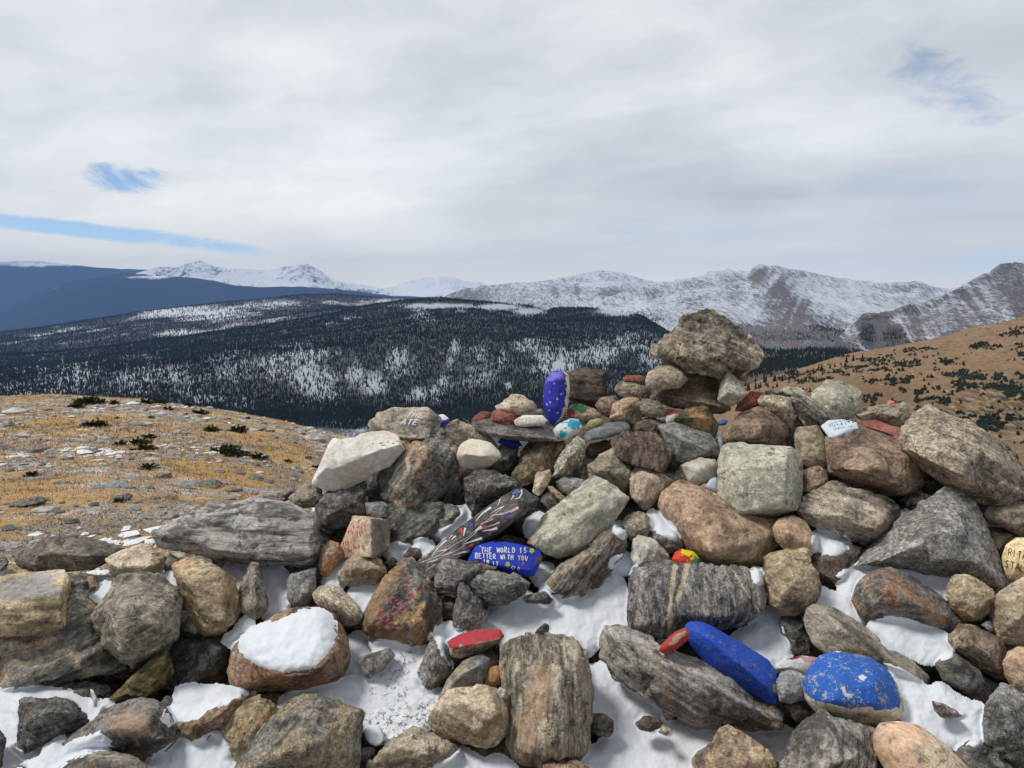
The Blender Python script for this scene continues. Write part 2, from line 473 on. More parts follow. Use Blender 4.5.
BVH = {}
def finish_rocks():
    dg = bpy.context.evaluated_depsgraph_get()
    dg.update()
    metas = [bpy.data.meshes.new_from_object(j['o'].evaluated_get(dg)) for j in JOBS]
    for j, me in zip(JOBS, metas):
        o = j['o']; L = j['L']
        V, N, E = read_mesh(me)
        r = np.random.default_rng(int(j['seed'] * 100))
        snow = j['kind'] == 'snow'
        c = V.mean(0)
        if not snow:
            nch = 2 if j['ridged'] else (j['chips'] if j['rnd'] else j['chips'] * 3)
            if not j['chips']: nch = 0
            for _ in range(nch):
                n = r.normal(size=3); n[1] *= .7; n /= np.linalg.norm(n)
                d = (V - c) @ n; t = d.max() * (r.uniform(.90, .97) if j['rnd'] or j['ridged'] else r.uniform(.80, .95))
                V = V - np.maximum(0, d - t)[:, None] * n * .9
        if not snow and not j['rnd'] and j['chips']:
            # broken faces: each patch of the surface is drawn towards its own plane
            me.vertices.foreach_set('co', laplace(V, E, 1).astype(np.float32).ravel()); me.update(); _, N, _ = read_mesh(me)
            k = r.integers(0, len(V), (18 if j['ridged'] else 13)); S = V[k]; NS = N[k] + r.normal(0, .10 * j['rough'], (len(k), 3)); NS /= np.linalg.norm(NS, axis=1)[:, None]
            Q = V + .05 * L * np.stack([fbm(V / L * 5, 3, 2), fbm(V / L * 5, 4, 2), fbm(V / L * 5, 6, 2)], 1)
            best = np.full(len(V), 1e9); bi = np.zeros(len(V), int)
            for a in range(len(k)):
                dd = ((Q - S[a]) ** 2).sum(1); mm = dd < best; best[mm] = dd[mm]; bi[mm] = a
            off = np.einsum('ij,ij->i', V - S[bi], NS[bi])
            V = V - NS[bi] * np.clip(off, -.10 * L, .10 * L)[:, None] * (.7 if j['ridged'] else .95)
        V = laplace(V, E, j['rnd'] if j['rnd'] else 1, .5 if j['rnd'] else .3)
        me.vertices.foreach_set('co', V.astype(np.float32).ravel()); me.update()
        _, N, _ = read_mesh(me)
        q = V / L; sd = int(j['seed'] * 10)
        if snow:
            x, y, _ = proj(V); po = j['poly']
            dd = seg_dist(x, y, np.vstack([po, po[:1]])) * in_poly(x, y, po)
            rr_ = j['rim']; k = 1 - np.clip(1 - dd / rr_, 0, 1) ** 2.2
            fr = np.clip((N @ SNOW_UP - .05) / .3, 0, 1)
            V = V + SNOW_UP * (fr * k * j['dome'])[:, None]
            V = V + N * (.0042 * fbm(V * 16, sd, 3) + .0022 * fbm(V * 60, sd + 5, 3))[:, None]
        else:
            R = j['rough']
            d = (.026 if j['rnd'] else .012) * fbm(q * 1.9, sd, 3) + .020 * ridged(q * 3.8 + 5, sd + 3, 3) * (.35 if j['rnd'] > 4 else 1) - .008
            d += .013 * fbm(q * 9., sd + 7, 3) + .012 * fbm(q * 22., sd + 9, 2)
            d *= R
            if j['strat']:
                a = math.radians(j['ang'])
                u = q[:, 0] * math.cos(a) + q[:, 2] * math.sin(a); w = -q[:, 0] * math.sin(a) + q[:, 2] * math.cos(a)
                z = np.stack([u * .8, q[:, 1] * 1.0, w * 9.], 1)
                # bedding ledges: short sharp steps across the layering
                tz = w * 7. + 1.1 * fbm(q * 2.5, sd + 15, 3); fr = tz - np.floor(tz)
                d += min(j['strat'], 1.2) * .030 * (np.clip(fr * 1.25, 0, 1) - .5) * np.clip(.6 + 1.6 * fbm(q * 2.2, sd + 17, 2), 0, 1)
                d += j['strat'] * (.030 * fbm(z, sd + 11, 3) + .02 * np.abs(vnoise(z * np.array([1.2, 1, .6]), sd + 13)))
            V = V + N * (d * L)[:, None]
        org = np.array([V[:, 0].mean(), V[:, 1].mean(), V[:, 2].min()])
        me.vertices.foreach_set('co', (V - org).astype(np.float32).ravel()); me.update()
        me.polygons.foreach_set('use_smooth', np.ones(len(me.polygons), bool))
        if j['paint']:
            _, N, _ = read_mesh(me)
            point_attr(me, 'paint', paint_attr(V, N, j))
        if snow: m = SNOW_F if j['mk'].get('frost') else SNOW
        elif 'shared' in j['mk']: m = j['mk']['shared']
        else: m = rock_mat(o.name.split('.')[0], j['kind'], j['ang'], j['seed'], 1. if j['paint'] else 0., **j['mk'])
        me.materials.clear(); me.materials.append(m)
        o.modifiers.clear(); old = o.data; o.data = me; me.name = o.name; o.location = org
        if old.users == 0: bpy.data.meshes.remove(old)

SNOW_UP = np.array([0., -.62, .785])
def snow_materials():
    res = []
    for frost in (0, 1):
        m, t = new_mat('snow' if not frost else 'snow_frost')
        tc = t.n('ShaderNodeTexCoord'); v = tc.outputs['Object']
        a = t.noise(v, 30, 4, .6); b = t.noise(v, 240, 3, .7)
        col = t.mix(t.ramp(a, .3, .7), (.69, .735, .80), (.78, .815, .86))
        if frost:
            k = t.noise(v, 95, 5, .75); k2 = t.noise(v, 8, 2, .5)
            col = t.mix(t.math('MULTIPLY', t.ramp(k, .50, .62), t.ramp(k2, .42, .60)), col, (.09, .09, .09))
        h = t.math('ADD', t.math('MULTIPLY', a, .6), t.math('MULTIPLY', b, .25))
        bp = t.n('ShaderNodeBump'); bp.inputs['Distance'].default_value = .007; bp.inputs['Strength'].default_value = .55; t.l(h, bp.inputs['Height'])
        p = t.n('ShaderNodeBsdfPrincipled'); p.inputs['Roughness'].default_value = .75; p.inputs['Specular IOR Level'].default_value = .2
        t.l(col, p.inputs['Base Color']); t.l(bp.outputs[0], p.inputs['Normal'])
        o = t.n('ShaderNodeOutputMaterial'); t.l(p.outputs[0], o.inputs[0]); res.append(m)
    return res
SNOW, SNOW_F = snow_materials()

CAPS = []
def snow(tile, outline, label, lay=2., hgt=.008, back=.05, tilt=.9, rnd=9, name='snow_patch', frost=False, ball=False, cap=False, thick=.016, D=None, grow=2.2):
    out = pts(tile, outline)[:, :2]
    c = out.mean(0)
    # a thawing edge wanders: short steps with a little noise
    dense = []
    for i in range(len(out)):
        a, b = out[i], out[(i + 1) % len(out)]; m = max(1, int(np.hypot(*(b - a)) / 4.))
        for k in range(m): dense.append(a + (b - a) * k / m)
    out = np.array(dense)
    jz = np.stack([out[:, 0] / 7., out[:, 1] / 7., np.full(len(out), len(JOBS) * 1.7)], 1)
    for _ in range(2): out = .5 * out + .25 * (np.roll(out, 1, 0) + np.roll(out, -1, 0))
    out = out + np.stack([fbm(jz, 5, 3), fbm(jz, 9, 3)], 1) * 2.4
    # grow the outline a little: smoothing draws it in
    n = len(out); nor = []
    for i in range(n):
        e = out[(i + 1) % n] - out[i - 1]; nor.append([e[1], -e[0]])
    nor = np.array(nor); nor /= np.linalg.norm(nor, axis=1)[:, None] + 1e-9
    ar = 0.5 * np.sum(out[:, 0] * np.roll(out[:, 1], -1) - np.roll(out[:, 0], -1) * out[:, 1])
    out = out + nor * (grow if ar > 0 else -grow)
    lay0 = lay
    if lay > 0 and grow < 3: out = out + nor * (4.0 if ar > 0 else -4.0); lay += 1.0
    yc = (out[:, 1].min() + out[:, 1].max()) / 2
    if D is None: D = sdepth(yc)
    D += lay * .01; s = D / F
    dep = D + tilt * (yc - out[:, 1]) * s
    me = prism_mesh(unproj(out[:, 0], out[:, 1], dep - hgt), unproj(out[:, 0], out[:, 1], dep + back))
    o = link(name, me)
    if not ball: CAPS.append((o, out, D, 9. if cap else (.03 if lay0 <= 0 else .02), tilt, yc, frost, thick))
    md = o.modifiers.new('r', 'REMESH'); md.mode = 'VOXEL'
    px = max(np.ptp(out[:, 0]), np.ptp(out[:, 1])); md.voxel_size = min(max(px / 90., 1.0), 2.0) * s
    tag(o, label, 'snow', 'snow lying among the stones')
    JOBS.append(dict(o=o, L=max(min(np.ptp(out[:, 0]), np.ptp(out[:, 1])), 20) * s, s=s, kind='snow', ang=0, rnd=rnd if lay > 0 else 5, rough=1, strat=0, chips=0, paint=None, tile=tile, mk=dict(frost=frost), seed=len(JOBS) * 3.17 + 1, ctr=(0, 0), poly=out, rim=min(11., .4 * min(np.ptp(out[:, 0]), np.ptp(out[:, 1]))), dome=min(.015, .00045 * min(np.ptp(out[:, 0]), np.ptp(out[:, 1]))) * (1. if lay > 0 else .6)))
    return o

def lay_caps():
    """Snow lying on stones follows their surface, thinning out to its edge."""
    Vs, Ts, b = [], [], 0
    for j in JOBS:
        if j['kind'] == 'snow': continue
        me = j['o'].data; V, _, _ = read_mesh(me); V = V + np.array(j['o'].location)
        me.calc_loop_triangles(); T = np.empty(len(me.loop_triangles) * 3, np.int32); me.loop_triangles.foreach_get('vertices', T)
        Vs.append(V); Ts.append(T.reshape(-1, 3) + b); b += len(V)
    bv = BVHTree.FromPolygons(np.vstack(Vs).tolist(), np.vstack(Ts).tolist())
    eye = Vector(EYE)
    for (o, out, D, tol, tilt, yc, frost, thick) in CAPS:
        st = 1.1; x0, y0 = out.min(0) - 3; x1, y1 = out.max(0) + 3
        gx, gy = np.meshgrid(np.arange(x0, x1, st), np.arange(y0, y1, st)); sh = gx.shape
        x, y = gx.ravel(), gy.ravel(); s = D / F
        sg = np.where(in_poly(x, y, out), 1., -1.) * seg_dist(x, y, np.vstack([out, out[:1]]))
        q = np.stack([x / 5., y / 5., np.full(len(x), D * 31)], 1); sg = sg + 1.3 * fbm(q, 3, 4, .6)
        keep = sg > -2.2
        pl = D + tilt * (yc - y) * s
        dep = np.full(len(x), np.nan)
        for k in np.nonzero(keep)[0]:
            d = Vector(unproj(x[k], y[k], 1.0) - EYE); d.normalize()
            loc, nr, i, dist = bv.ray_cast(eye, d)
            h = (np.array(loc) - EYE) @ FWD if loc is not None else 9.
            dep[k] = pl[k] if h < pl[k] - tol else min(h, pl[k] + (.035 if tol > 1 else .012))
        G = dep.reshape(sh); M = np.isfinite(G)
        for _ in range(5):            # bridges small dips
            A = np.where(M, G, 0.); W = M.astype(float); S = A.copy(); N_ = W.copy()
            for ax, dd in ((0, 1), (0, -1), (1, 1), (1, -1)): S += np.roll(A, dd, ax); N_ += np.roll(W, dd, ax)
            G = np.where(M, np.minimum(S / np.maximum(N_, 1), G + .001), np.nan)
        P = unproj(x, y, np.nan_to_num(G.ravel(), nan=D))
        r = min(15., .42 * min(np.ptp(out[:, 0]), np.ptp(out[:, 1])))
        prof = np.clip(sg / r, -.4, 1); T = np.where(prof > 0, 1 - (1 - prof) ** 2.0, prof * 1.2)
        T = T * thick * (1 + .35 * fbm(np.stack([x / 14., y / 14., np.full(len(x), 3.)], 1), 8, 3)) - .0012
        up = SNOW_UP * .75 + np.array([0, -.25, 0]); P = P + up * T[:, None]
        P = P + SNOW_UP * (.0012 * fbm(P * 90, 5, 3))[:, None]
        idx = np.arange(len(x)).reshape(sh); mk = M
        ok = mk[:-1, :-1] & mk[1:, :-1] & mk[1:, 1:] & mk[:-1, 1:]
        zz = G; jump = np.nanmax(np.stack([zz[:-1, :-1], zz[1:, :-1], zz[1:, 1:], zz[:-1, 1:]]), 0) - np.nanmin(np.stack([zz[:-1, :-1], zz[1:, :-1], zz[1:, 1:], zz[:-1, 1:]]), 0)
        ok &= np.nan_to_num(jump, nan=9.) < .06
        Fq = np.stack([idx[:-1, :-1], idx[1:, :-1], idx[1:, 1:], idx[:-1, 1:]], -1)[ok]
        if not len(Fq): continue
        used = np.unique(Fq); mp = np.full(len(x), -1); mp[used] = np.arange(len(used)); P = P[used]; Fq = mp[Fq]
        org = np.array([P[:, 0].mean(), P[:, 1].mean(), P[:, 2].min()])
        me = mesh_np('snow_patch', P - org, Fq, [SNOW_F if frost else SNOW]); o.data = me; o.location = org

# ------------------------------------------------------------------ lettering and brush strokes laid on a stone's own surface
def bvh_of(o):
    if o.name not in BVH:
        me = o.data; V, _, _ = read_mesh(me)
        V = V + np.array(o.location)
        me.calc_loop_triangles()
        T = np.empty(len(me.loop_triangles) * 3, np.int32); me.loop_triangles.foreach_get('vertices', T)
        BVH[o.name] = BVHTree.FromPolygons([tuple(v) for v in V], [tuple(t) for t in T.reshape(-1, 3).tolist()])
    return BVH[o.name]

def on_surface(bv, x, y, lift=.0009):
    d = unproj(x, y, 1.0) - EYE; d = Vector(d).normalized()
    loc, nor, i, dist = bv.ray_cast(Vector(EYE), d)
    if loc is None: return None
    return np.array(loc + nor * lift)

def strokes(o, name, paths, mat, step=.5, label=None):
    """paths: list of (points, width at start, width at end) in picture pixels -> one mesh of brush strokes, a part of the stone o."""
    bv = bvh_of(o); V = []; Fq = []
    for path, w0, w1 in paths:
        path = np.array(path, float)
        seg = np.hypot(*np.diff(path, axis=0).T); cum = np.concatenate([[0], np.cumsum(seg)])
        n = max(int(cum[-1] / step), 2); tt = np.linspace(0, cum[-1], n + 1)
        xs = np.interp(tt, cum, path[:, 0]); ys = np.interp(tt, cum, path[:, 1])
        gx = np.gradient(xs); gy = np.gradient(ys); g = np.hypot(gx, gy) + 1e-9
        prev = None
        for k in range(n + 1):
            u = k / n; w = (w0 + (w1 - w0) * u) / 2
            if w1 > w0 * 1.8 and u > .9: w *= math.sqrt(max(0., 1 - ((u - .9) / .1) ** 2)) + .15
            nx, ny = -gy[k] / g[k] * w, gx[k] / g[k] * w
            a = on_surface(bv, xs[k] + nx, ys[k] + ny); b = on_surface(bv, xs[k] - nx, ys[k] - ny)
            if a is None or b is None or np.linalg.norm(a - b) > .06: prev = None; continue
            V += [a, b]; cur = len(V) - 2
            if prev is not None and np.linalg.norm(V[prev] - a) < .03: Fq.append((prev, prev + 1, cur + 1, cur))
            prev = cur
    if not Fq: return None
    org = np.array(o.location)
    me = mesh_np(name, np.array(V) - org, np.array(Fq), [mat], False)
    c = link(name, me, parent=o)
    if label: c['label'] = label
    return c

GLYPH = {'A': [[(0, 0), (.42, 1), (.5, 1), (.9, 0)], [(.18, .38), (.74, .38)]], 'B': [[(0, 0), (0, 1), (.55, 1), (.68, .78), (.5, .54), (0, .52)], [(.5, .52), (.75, .28), (.55, 0), (0, 0)]],
 'D': [[(0, 0), (0, 1), (.45, .95), (.78, .5), (.45, .05), (0, 0)]], 'E': [[(.7, 1), (0, 1), (0, 0), (.72, 0)], [(0, .5), (.58, .5)]], 'H': [[(0, 0), (0, 1)], [(.7, 0), (.7, 1)], [(0, .5), (.7, .5)]],
 'I': [[(.2, 0), (.2, 1)]], 'L': [[(0, 1), (0, 0), (.6, 0)]], 'N': [[(0, 0), (0, 1), (.7, 0), (.7, 1)]], 'O': [[(.38, 1), (.05, .7), (.05, .3), (.38, 0), (.72, .3), (.72, .7), (.38, 1)]],
 'R': [[(0, 0), (0, 1), (.5, 1), (.68, .76), (.48, .52), (0, .5)], [(.3, .5), (.72, 0)]], 'S': [[(.68, .88), (.4, 1), (.08, .8), (.2, .56), (.55, .44), (.66, .2), (.36, 0), (0, .12)]],
 'T': [[(0, 1), (.8, 1)], [(.4, 1), (.4, 0)]], 'U': [[(0, 1), (.03, .3), (.36, 0), (.68, .3), (.7, 1)]], 'W': [[(0, 1), (.25, 0), (.5, .75), (.75, 0), (1.0, 1)]], 'Y': [[(0, 1), (.38, .5), (.76, 1)], [(.38, .5), (.36, 0)]], ' ': []}
def text_paths(s, x0, y0, x1, y1, hgt, slant=0., w=.9, adv=None):
    """Letters between the baseline's ends (picture pixels); slant leans them to the right."""
    n = len(s); out = []; jr = random.Random(len(s) * 7 + int(x0))
    ux, uy = (x1 - x0) / n, (y1 - y0) / n; ln = math.hypot(ux, uy); dx, dy = ux / ln, uy / ln
    for i, ch in enumerate(s):
        for st in GLYPH[ch]:
            p = []
            for a, b in st:
                q = (a + jr.uniform(-.05, .05)) * ln * .82; b = b + jr.uniform(-.07, .07)
                p.append((x0 + ux * i + dx * q + slant * b * hgt + dy * b * hgt * 0, y0 + uy * i + dy * q - b * hgt))
            out.append((p, w, w))
    return out
def scribble(x0, y0, x1, y1, hgt, seed, w=.9, up=(0, -1)):
    """A line of handwriting too worn to read."""
    r = random.Random(seed); L = math.hypot(x1 - x0, y1 - y0); n = max(3, int(L / (hgt * .75))); out = []
    for i in range(n):
        p = []
        for k in range(r.randint(3, 4)):
            u = (i + r.uniform(.05, .8)) / n; v = r.choice((0, .5, 1.)) + r.uniform(-.12, .12)
            p.append((x0 + (x1 - x0) * u + up[0] * hgt * v, y0 + (y1 - y0) * u + up[1] * hgt * v))
        out.append((p, w, w))
    return out
# ------------------------------------------------------------------ the stones, traced one by one
R_ = rock
# --- lower left
R_('stone_block', 'B', '-90,318 235,280 260,285 276,330 272,495 250,525 120,550 -90,568', '-90,425,70 236,380,75 242,505,60 -90,520,60', 'och', 'long tan squared block with a flat bluish-stained top at the picture edge', lay=-3, ang=-3, bd=.6, st=.3, C=(150, 150, 165), rough=.5, chips=1, tint=1.05, wear=.1, paint=[('poly', (150, 148, 156), '-80,330 225,290 225,372 -80,420', 3.)])
R_('boulder', 'B', '470,310 500,290 590,292 700,350 728,380 722,500 690,570 620,620 530,663 460,610 420,580 395,500 390,430 445,350', '495,425,115 640,455,105 625,565,80 440,575,40 520,605,70 560,340,40', 'gt', 'big faceted grey-brown boulder beside the tan squared block', lay=-3, ang=25, st=.35, tint=.92)
R_('blocky_rock', 'B', '690,260 740,242 830,248 935,320 948,345 938,400 948,470 920,510 830,543 800,520 745,430 720,340 690,280', '760,330,60 850,300,55 900,480,55 840,500,45 800,430,60', 'och', 'blocky ochre-grey rock just below the end of the long striped slab', ang=-15, bd=.5)
R_('flat_rock', 'B', '45,235 180,150 290,138 430,170 510,195 470,225 380,285 150,292 80,275', '200,215,35 350,220,35 300,160,5', 'gt', 'flat grey rock with a tan vein and tan back edge, behind the tan squared block', lay=6, ang=-8, tint=.8, C=(170, 140, 110))
R_('wedge_rock', 'B', '415,240 540,185 580,170 660,225 665,265 640,300 460,305', '440,258,35 600,262,45 560,300,30', 'tan', 'pale tan wedge rock sitting on top of the big faceted boulder', lay=4, ang=12, bd=.55)
R_('pebble', 'B', '650,250 680,215 720,235 718,262 690,290 655,285', '', 'gt', 'small rounded grey stone between the tan wedge rock and the blocky ochre rock', lay=5, rnd=4)
R_('gneiss_slab', 'D', '-276,365 -200,325 -20,275 120,250 250,262 370,280 392,300 402,345 400,470 360,497 150,502 0,487 -255,420', '-200,365,35 -20,318,50 380,303,60 345,475,50 0,445,55', 'gg', 'long striped grey gneiss slab with a daub of white paint', ang=-2, strat=1.2, lay=1, fq=95, rough=.8, chips=2, gn=.4)
R_('boulder', 'A', '-70,240 60,230 280,40 340,30 390,150 430,290 530,360 522,392 380,410 250,424 60,460 -70,470', '0,300,60 300,180,50 400,340,50 100,400,55', 'dk', 'large dark flaky boulder under the tan squared block', lay=5, ang=18, strat=2.2, rough=1.3, C=(176, 150, 116), st=.45, bd=.85, fq=45, tint=1.1)
R_('cobble', 'B', '322,345 350,303 388,303 400,350 350,392 325,378', '', 'brn', 'small brown cobble in the dark hollow beside the tan squared block', lay=4, rnd=4)
R_('mossy_block', 'A', '430,500 560,370 650,298 692,335 694,385 640,450 600,488 520,505 440,515', '640,330,35 490,470,35 600,470,30', 'moss', 'angular block with gold-green lichen poking out under the big faceted boulder', lay=3, ang=42, bd=.8, chips=1)
R_('slab', 'A', '690,285 800,225 900,255 918,300 830,445 700,478 655,445 690,390', '880,280,30 720,440,35 740,330,20', 'dk', 'dark slab leaning deep in the shade between ochre rock and snow-topped boulder', lay=10, ang=38, strat=.8)
R_('rock', 'A', '85,495 150,490 270,505 340,540 355,575 330,590 200,650 100,718 75,690 80,600', '180,540,50 100,590,25 200,640,25 300,545,40', 'dk', 'dark triangular rock half sunk in snow below the flaky boulder', ang=15, gn=.9)
R_('slab', 'A', '190,715 270,650 400,570 480,508 580,488 640,508 652,540 725,640 700,672 600,718 460,718 350,720', '430,590,50 600,570,60 640,640,65 480,620,60', 'dk', 'dark lumpy slab with a pinkish-tan patch on its upper face', ang=20, lay=-1, C=(186, 146, 108), paint=[('poly', (172, 138, 104), '430,575 490,535 560,535 610,590 605,640 550,655 470,625', 2.5)], wear=.5)
R_('rock', 'A', '675,590 760,560 810,545 880,500 960,478 985,490 960,540 930,600 860,640 770,680 740,662 690,630', '800,590,40 900,540,50 760,635,30', 'brn', 'rough brown rock with snow on its upper end', ang=28, rough=1.3, tint=1.1)
R_('boulder', 'A', '200,790 260,745 350,703 450,701 530,713 580,743 605,800 400,860 230,840', '400,740,50 500,770,50 300,780,40', 'gt', 'pale grey rounded boulder cut off by the lower picture edge beside dark slab', lay=-2, rnd=3)
R_('pebble', 'A', '640,500 670,478 705,490 708,520 690,535 660,532', '', 'dk', 'small black stone under the snow ledge near the mossy block', lay=3)
R_('rock', 'A', '-60,605 0,612 18,640 17,700 5,770 -60,780', '', 'dk', 'dark rock just showing at the picture edge beside snow', lay=0)
R_('pebble', 'A', '40,765 75,752 105,768 110,810 40,812', '', 'dk', 'black stone at the lower picture edge in snow', lay=-3)
R_('stone_chip', 'A', '358,450 372,452 390,488 388,526 376,522 366,480', '', 'cream', 'thin white stone chip standing upright in a dark gap', lay=0, rough=.5, chips=0)
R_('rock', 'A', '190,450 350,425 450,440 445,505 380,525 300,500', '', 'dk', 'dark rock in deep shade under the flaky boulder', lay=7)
R_('pebble', 'B', '-30,235 15,222 35,255 15,295 -30,305', '', 'dkg', 'dark stone at the picture edge behind the tan squared block', lay=8)
R_('pebble', 'B', '-20,300 30,275 75,290 60,312 -20,325', '', 'gt', 'grey stone at the picture edge just behind the tan squared block', lay=6)
# --- around the snow-capped boulder
R_('spade_stone', 'D', '75,600 125,482 145,484 165,530 190,640 186,690 130,727 100,702 72,665', '138,560,40 150,655,42', 'gt', 'upright greenish-grey pointed stone like a spade under the striped slab', lay=0, ang=80, tint=.9, C=(150, 146, 110))
R_('split_stone', 'D', '265,672 270,560 285,533 365,513 385,512 382,590 352,664', '312,533,30 345,612,32 300,600,20', 'gy', 'pale grey split stone with a straight pointed edge under the striped slab', lay=3, ang=80, bd=.5, st=.1)
R_('boulder', 'C', '22,345 35,300 80,255 160,185 260,135 350,120 450,150 500,220 522,290 528,350 500,400 420,440 300,464 200,462 90,457 42,435', '100,330,60 250,390,90 400,365,90 475,300,60 250,230,40 400,220,45', 'rust', 'rusty brown boulder with a thick cap of snow', rnd=3, st=.5, tint=.95, lay=-2)
R_('cobble', 'C', '368,75 400,40 450,36 510,72 555,118 574,160 550,192 490,200 438,165 385,112', '470,115,55 430,85,40 520,160,40', 'spk', 'smooth oval speckled cobble beside the snow cap', rnd=12, rough=.3, chips=0, lay=-1)
R_('rock', 'D', '470,540 500,480 555,455 640,480 667,512 660,540 625,575 540,587 480,572', '540,510,38 630,520,38', 'tan', 'pale tan lumpy rock in front of the stone with red writing', lay=0, tint=1.05, C=(140, 130, 100))
R_('painted_rock', 'D', '575,750 580,690 640,590 690,510 750,470 790,490 810,540 870,640 884,730 862,772 790,817 740,828 700,800 640,815 600,790', '730,560,45 820,650,62 800,740,60 640,730,50 600,740,30', 'dkg', 'triangular grey and rusty rock with worn pink handwriting', cat='painted rock', nat=True, lay=-2, C=(168, 122, 62), st=.5, ang=60,
   paint=[('poly', (176, 128, 66), '570,755 600,640 690,505 740,490 700,560 650,640 640,720 700,770 760,800 740,830 640,830', 2.5), ('poly', (52, 58, 68), '800,560 872,640 884,730 868,770 830,770 815,700 825,640', 2)], wear=.35, group='painted stones on the pile', vox=1.1)
R_('cobble', 'C', '553,345 580,318 680,285 700,320 660,372 600,414 570,402', '', 'dkg', 'small dark oval cobble poking out of the snow', rnd=8, rough=.5, lay=-1)
R_('rock', 'C', '780,410 815,330 850,238 882,243 905,330 932,370 920,402 830,480 793,458', '850,330,40 860,420,35', 'dkg', 'dark grey wedge of rock with snow running down its edge', C=(130, 110, 60), st=.4, ang=55)
R_('rock', 'C', '0,630 50,590 60,530 150,478 225,520 245,560 200,640 60,760 25,745', '120,560,40 60,620,30 170,600,40', 'och', 'tan-orange pointed rock leaning against a grey peaked boulder', lay=0, ang=60, C=(190, 140, 80))
R_('boulder', 'C', '40,775 170,610 240,540 312,483 360,510 420,520 500,497 550,530 567,560 545,650 562,740 555,860 45,860', '300,530,55 290,700,95 480,640,60 400,560,30 150,720,50', 'dkg', 'grey peaked boulder with tan shoulders at the lower picture edge', lay=-4, C=(150, 130, 98), st=.5, ang=75)
R_('rock', 'C', '580,760 690,650 780,608 850,640 890,660 960,690 945,730 850,790 700,830 580,830', '700,690,40 830,700,40', 'gt', 'grey-tan rough rock at the lower edge with frost beside it', lay=-2, ang=20, rough=1.2)
R_('pebble', 'C', '555,690 610,683 627,712 592,752 558,745', '', 'dk', 'small black stone below a ball of snow', lay=0)
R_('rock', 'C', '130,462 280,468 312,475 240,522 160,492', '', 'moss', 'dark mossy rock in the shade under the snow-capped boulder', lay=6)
R_('painted_rock', 'D', '478,430 530,303 600,307 680,318 682,430 632,478 490,472', '600,311,55 606,468,58', 'tan', 'squared stone with a pinkish face covered in worn red writing', cat='painted rock', nat=True, lay=0, C=(184, 140, 112), st=.5, rough=.5, chips=0, group='painted stones on the pile', bump=.35,
   paint=[('poly', (112, 98, 88), '602,300 690,310 690,480 604,480', 1.0), ('poly', (190, 140, 112), '480,440 540,320 585,320 585,400 520,460', 2.)], wear=.25)
R_('cobble', 'D', '393,500 400,440 440,400 477,410 492,460 470,502 430,552 400,537', '430,460,30 460,450,25', 'rust', 'small rusty brown cobble next to the stone with red writing', lay=1, rnd=2)
R_('stone_drum', 'D', '578,250 650,243 675,255 670,305 640,312 584,302', '', 'gy', 'small squared grey stone resting on the stone with red writing', lay=1, rnd=3, tint=.85)
R_('rock', 'D', '385,280 430,205 590,165 595,290 550,335 440,368 400,352', '430,300,35 540,250,40', 'dk', 'dark striped rock beneath the big cream slab', lay=4, ang=-18, strat=1.0)
R_('boulder', 'D', '272,230 320,188 360,158 405,190 415,235 380,272 310,277 278,257', '', 'gt', 'rounded grey-tan stone tucked under the low end of the cream slab', lay=4, rnd=4)
R_('rock', 'D', '100,255 170,203 250,203 278,240 262,264 180,262', '', 'gt', 'low grey rubble stone just behind the end of the striped slab', lay=10, rough=1.5)
R_('pebble', 'D', '245,225 290,183 306,200 275,240', '', 'dkg', 'little dark stone leaning on the rounded grey-tan stone', lay=7)
# --- upper left group
R_('cream_slab', 'T', '145,480 190,430 212,330 230,285 300,263 440,250 490,240 540,258 572,310 568,345 520,400 450,440 350,492 260,519 200,507', '185,435,28 300,395,42 440,335,52 560,298,32', 'cream', 'big smooth cream slab with faint black marks, leaning on dark rocks', lay=-3, ang=-22, rough=.35, chips=1, bump=.3, tint=.92, paint=[('poly', (110, 104, 96), '215,390 235,365 250,372 240,395', 2.)], wear=.4)
R_('painted_rock', 'T', '398,205 430,170 520,130 690,128 752,175 745,200 700,282 575,292 530,250 480,240 440,230', '690,185,28 680,275,40 565,268,35 500,212,22', 'gt', 'grey-tan rock with white letters ATE on top of the cream slab', cat='painted rock', nat=True, lay=-2, C=(178, 148, 122), st=.5, ang=-10, chips=1, rough=.6, group='painted stones on the pile', bump=.4, paint=[('poly', (98, 100, 98), '692,125 760,170 750,205 702,290 688,280 690,200', 1.5)], wear=.3)
R_('boulder', 'T', '472,460 530,350 580,285 700,280 742,215 772,290 818,370 822,430 780,510 700,592 640,642 540,632 500,560', '620,385,60 745,340,45 600,565,60 560,470,60', 'dk', 'tall dark boulder veined with tan, under the rock lettered ATE', ang=58, strat=1.8, rough=1.2, C=(196, 156, 112), st=.42, lay=1, tint=1.15, wear=.1, paint=[('line', (190, 158, 122), '520,545 560,470 600,420 590,350 620,310', 2.2), ('line', (186, 152, 116), '520,560 560,590 610,585 650,560', 2.4), ('line', (170, 140, 110), '640,440 700,420 740,390 760,420', 1.6), ('line', (176, 146, 112), '600,500 660,470 700,480', 1.2)])
R_('boulder', 'T', '480,600 560,560 700,560 800,570 790,630 705,660 690,780 530,790 490,690', '', 'dk', 'dark brown-black boulder under the tall veined boulder', lay=4, ang=40, strat=1., C=(150, 120, 84))
R_('rock', 'T', '690,655 760,580 825,585 865,620 800,742 720,765 640,745', '', 'dkg', 'dark grey rock behind the small snow patch near the swirl-painted slab', lay=5)
R_('slab', 'T', '742,215 820,180 880,205 980,265 1030,325 1010,345 900,330 820,318 785,290 745,250', '800,285,25 900,310,25', 'gt', 'flat grey slab sloping down behind the cream cobble', lay=2, ang=-32, strat=.6, tint=.9)
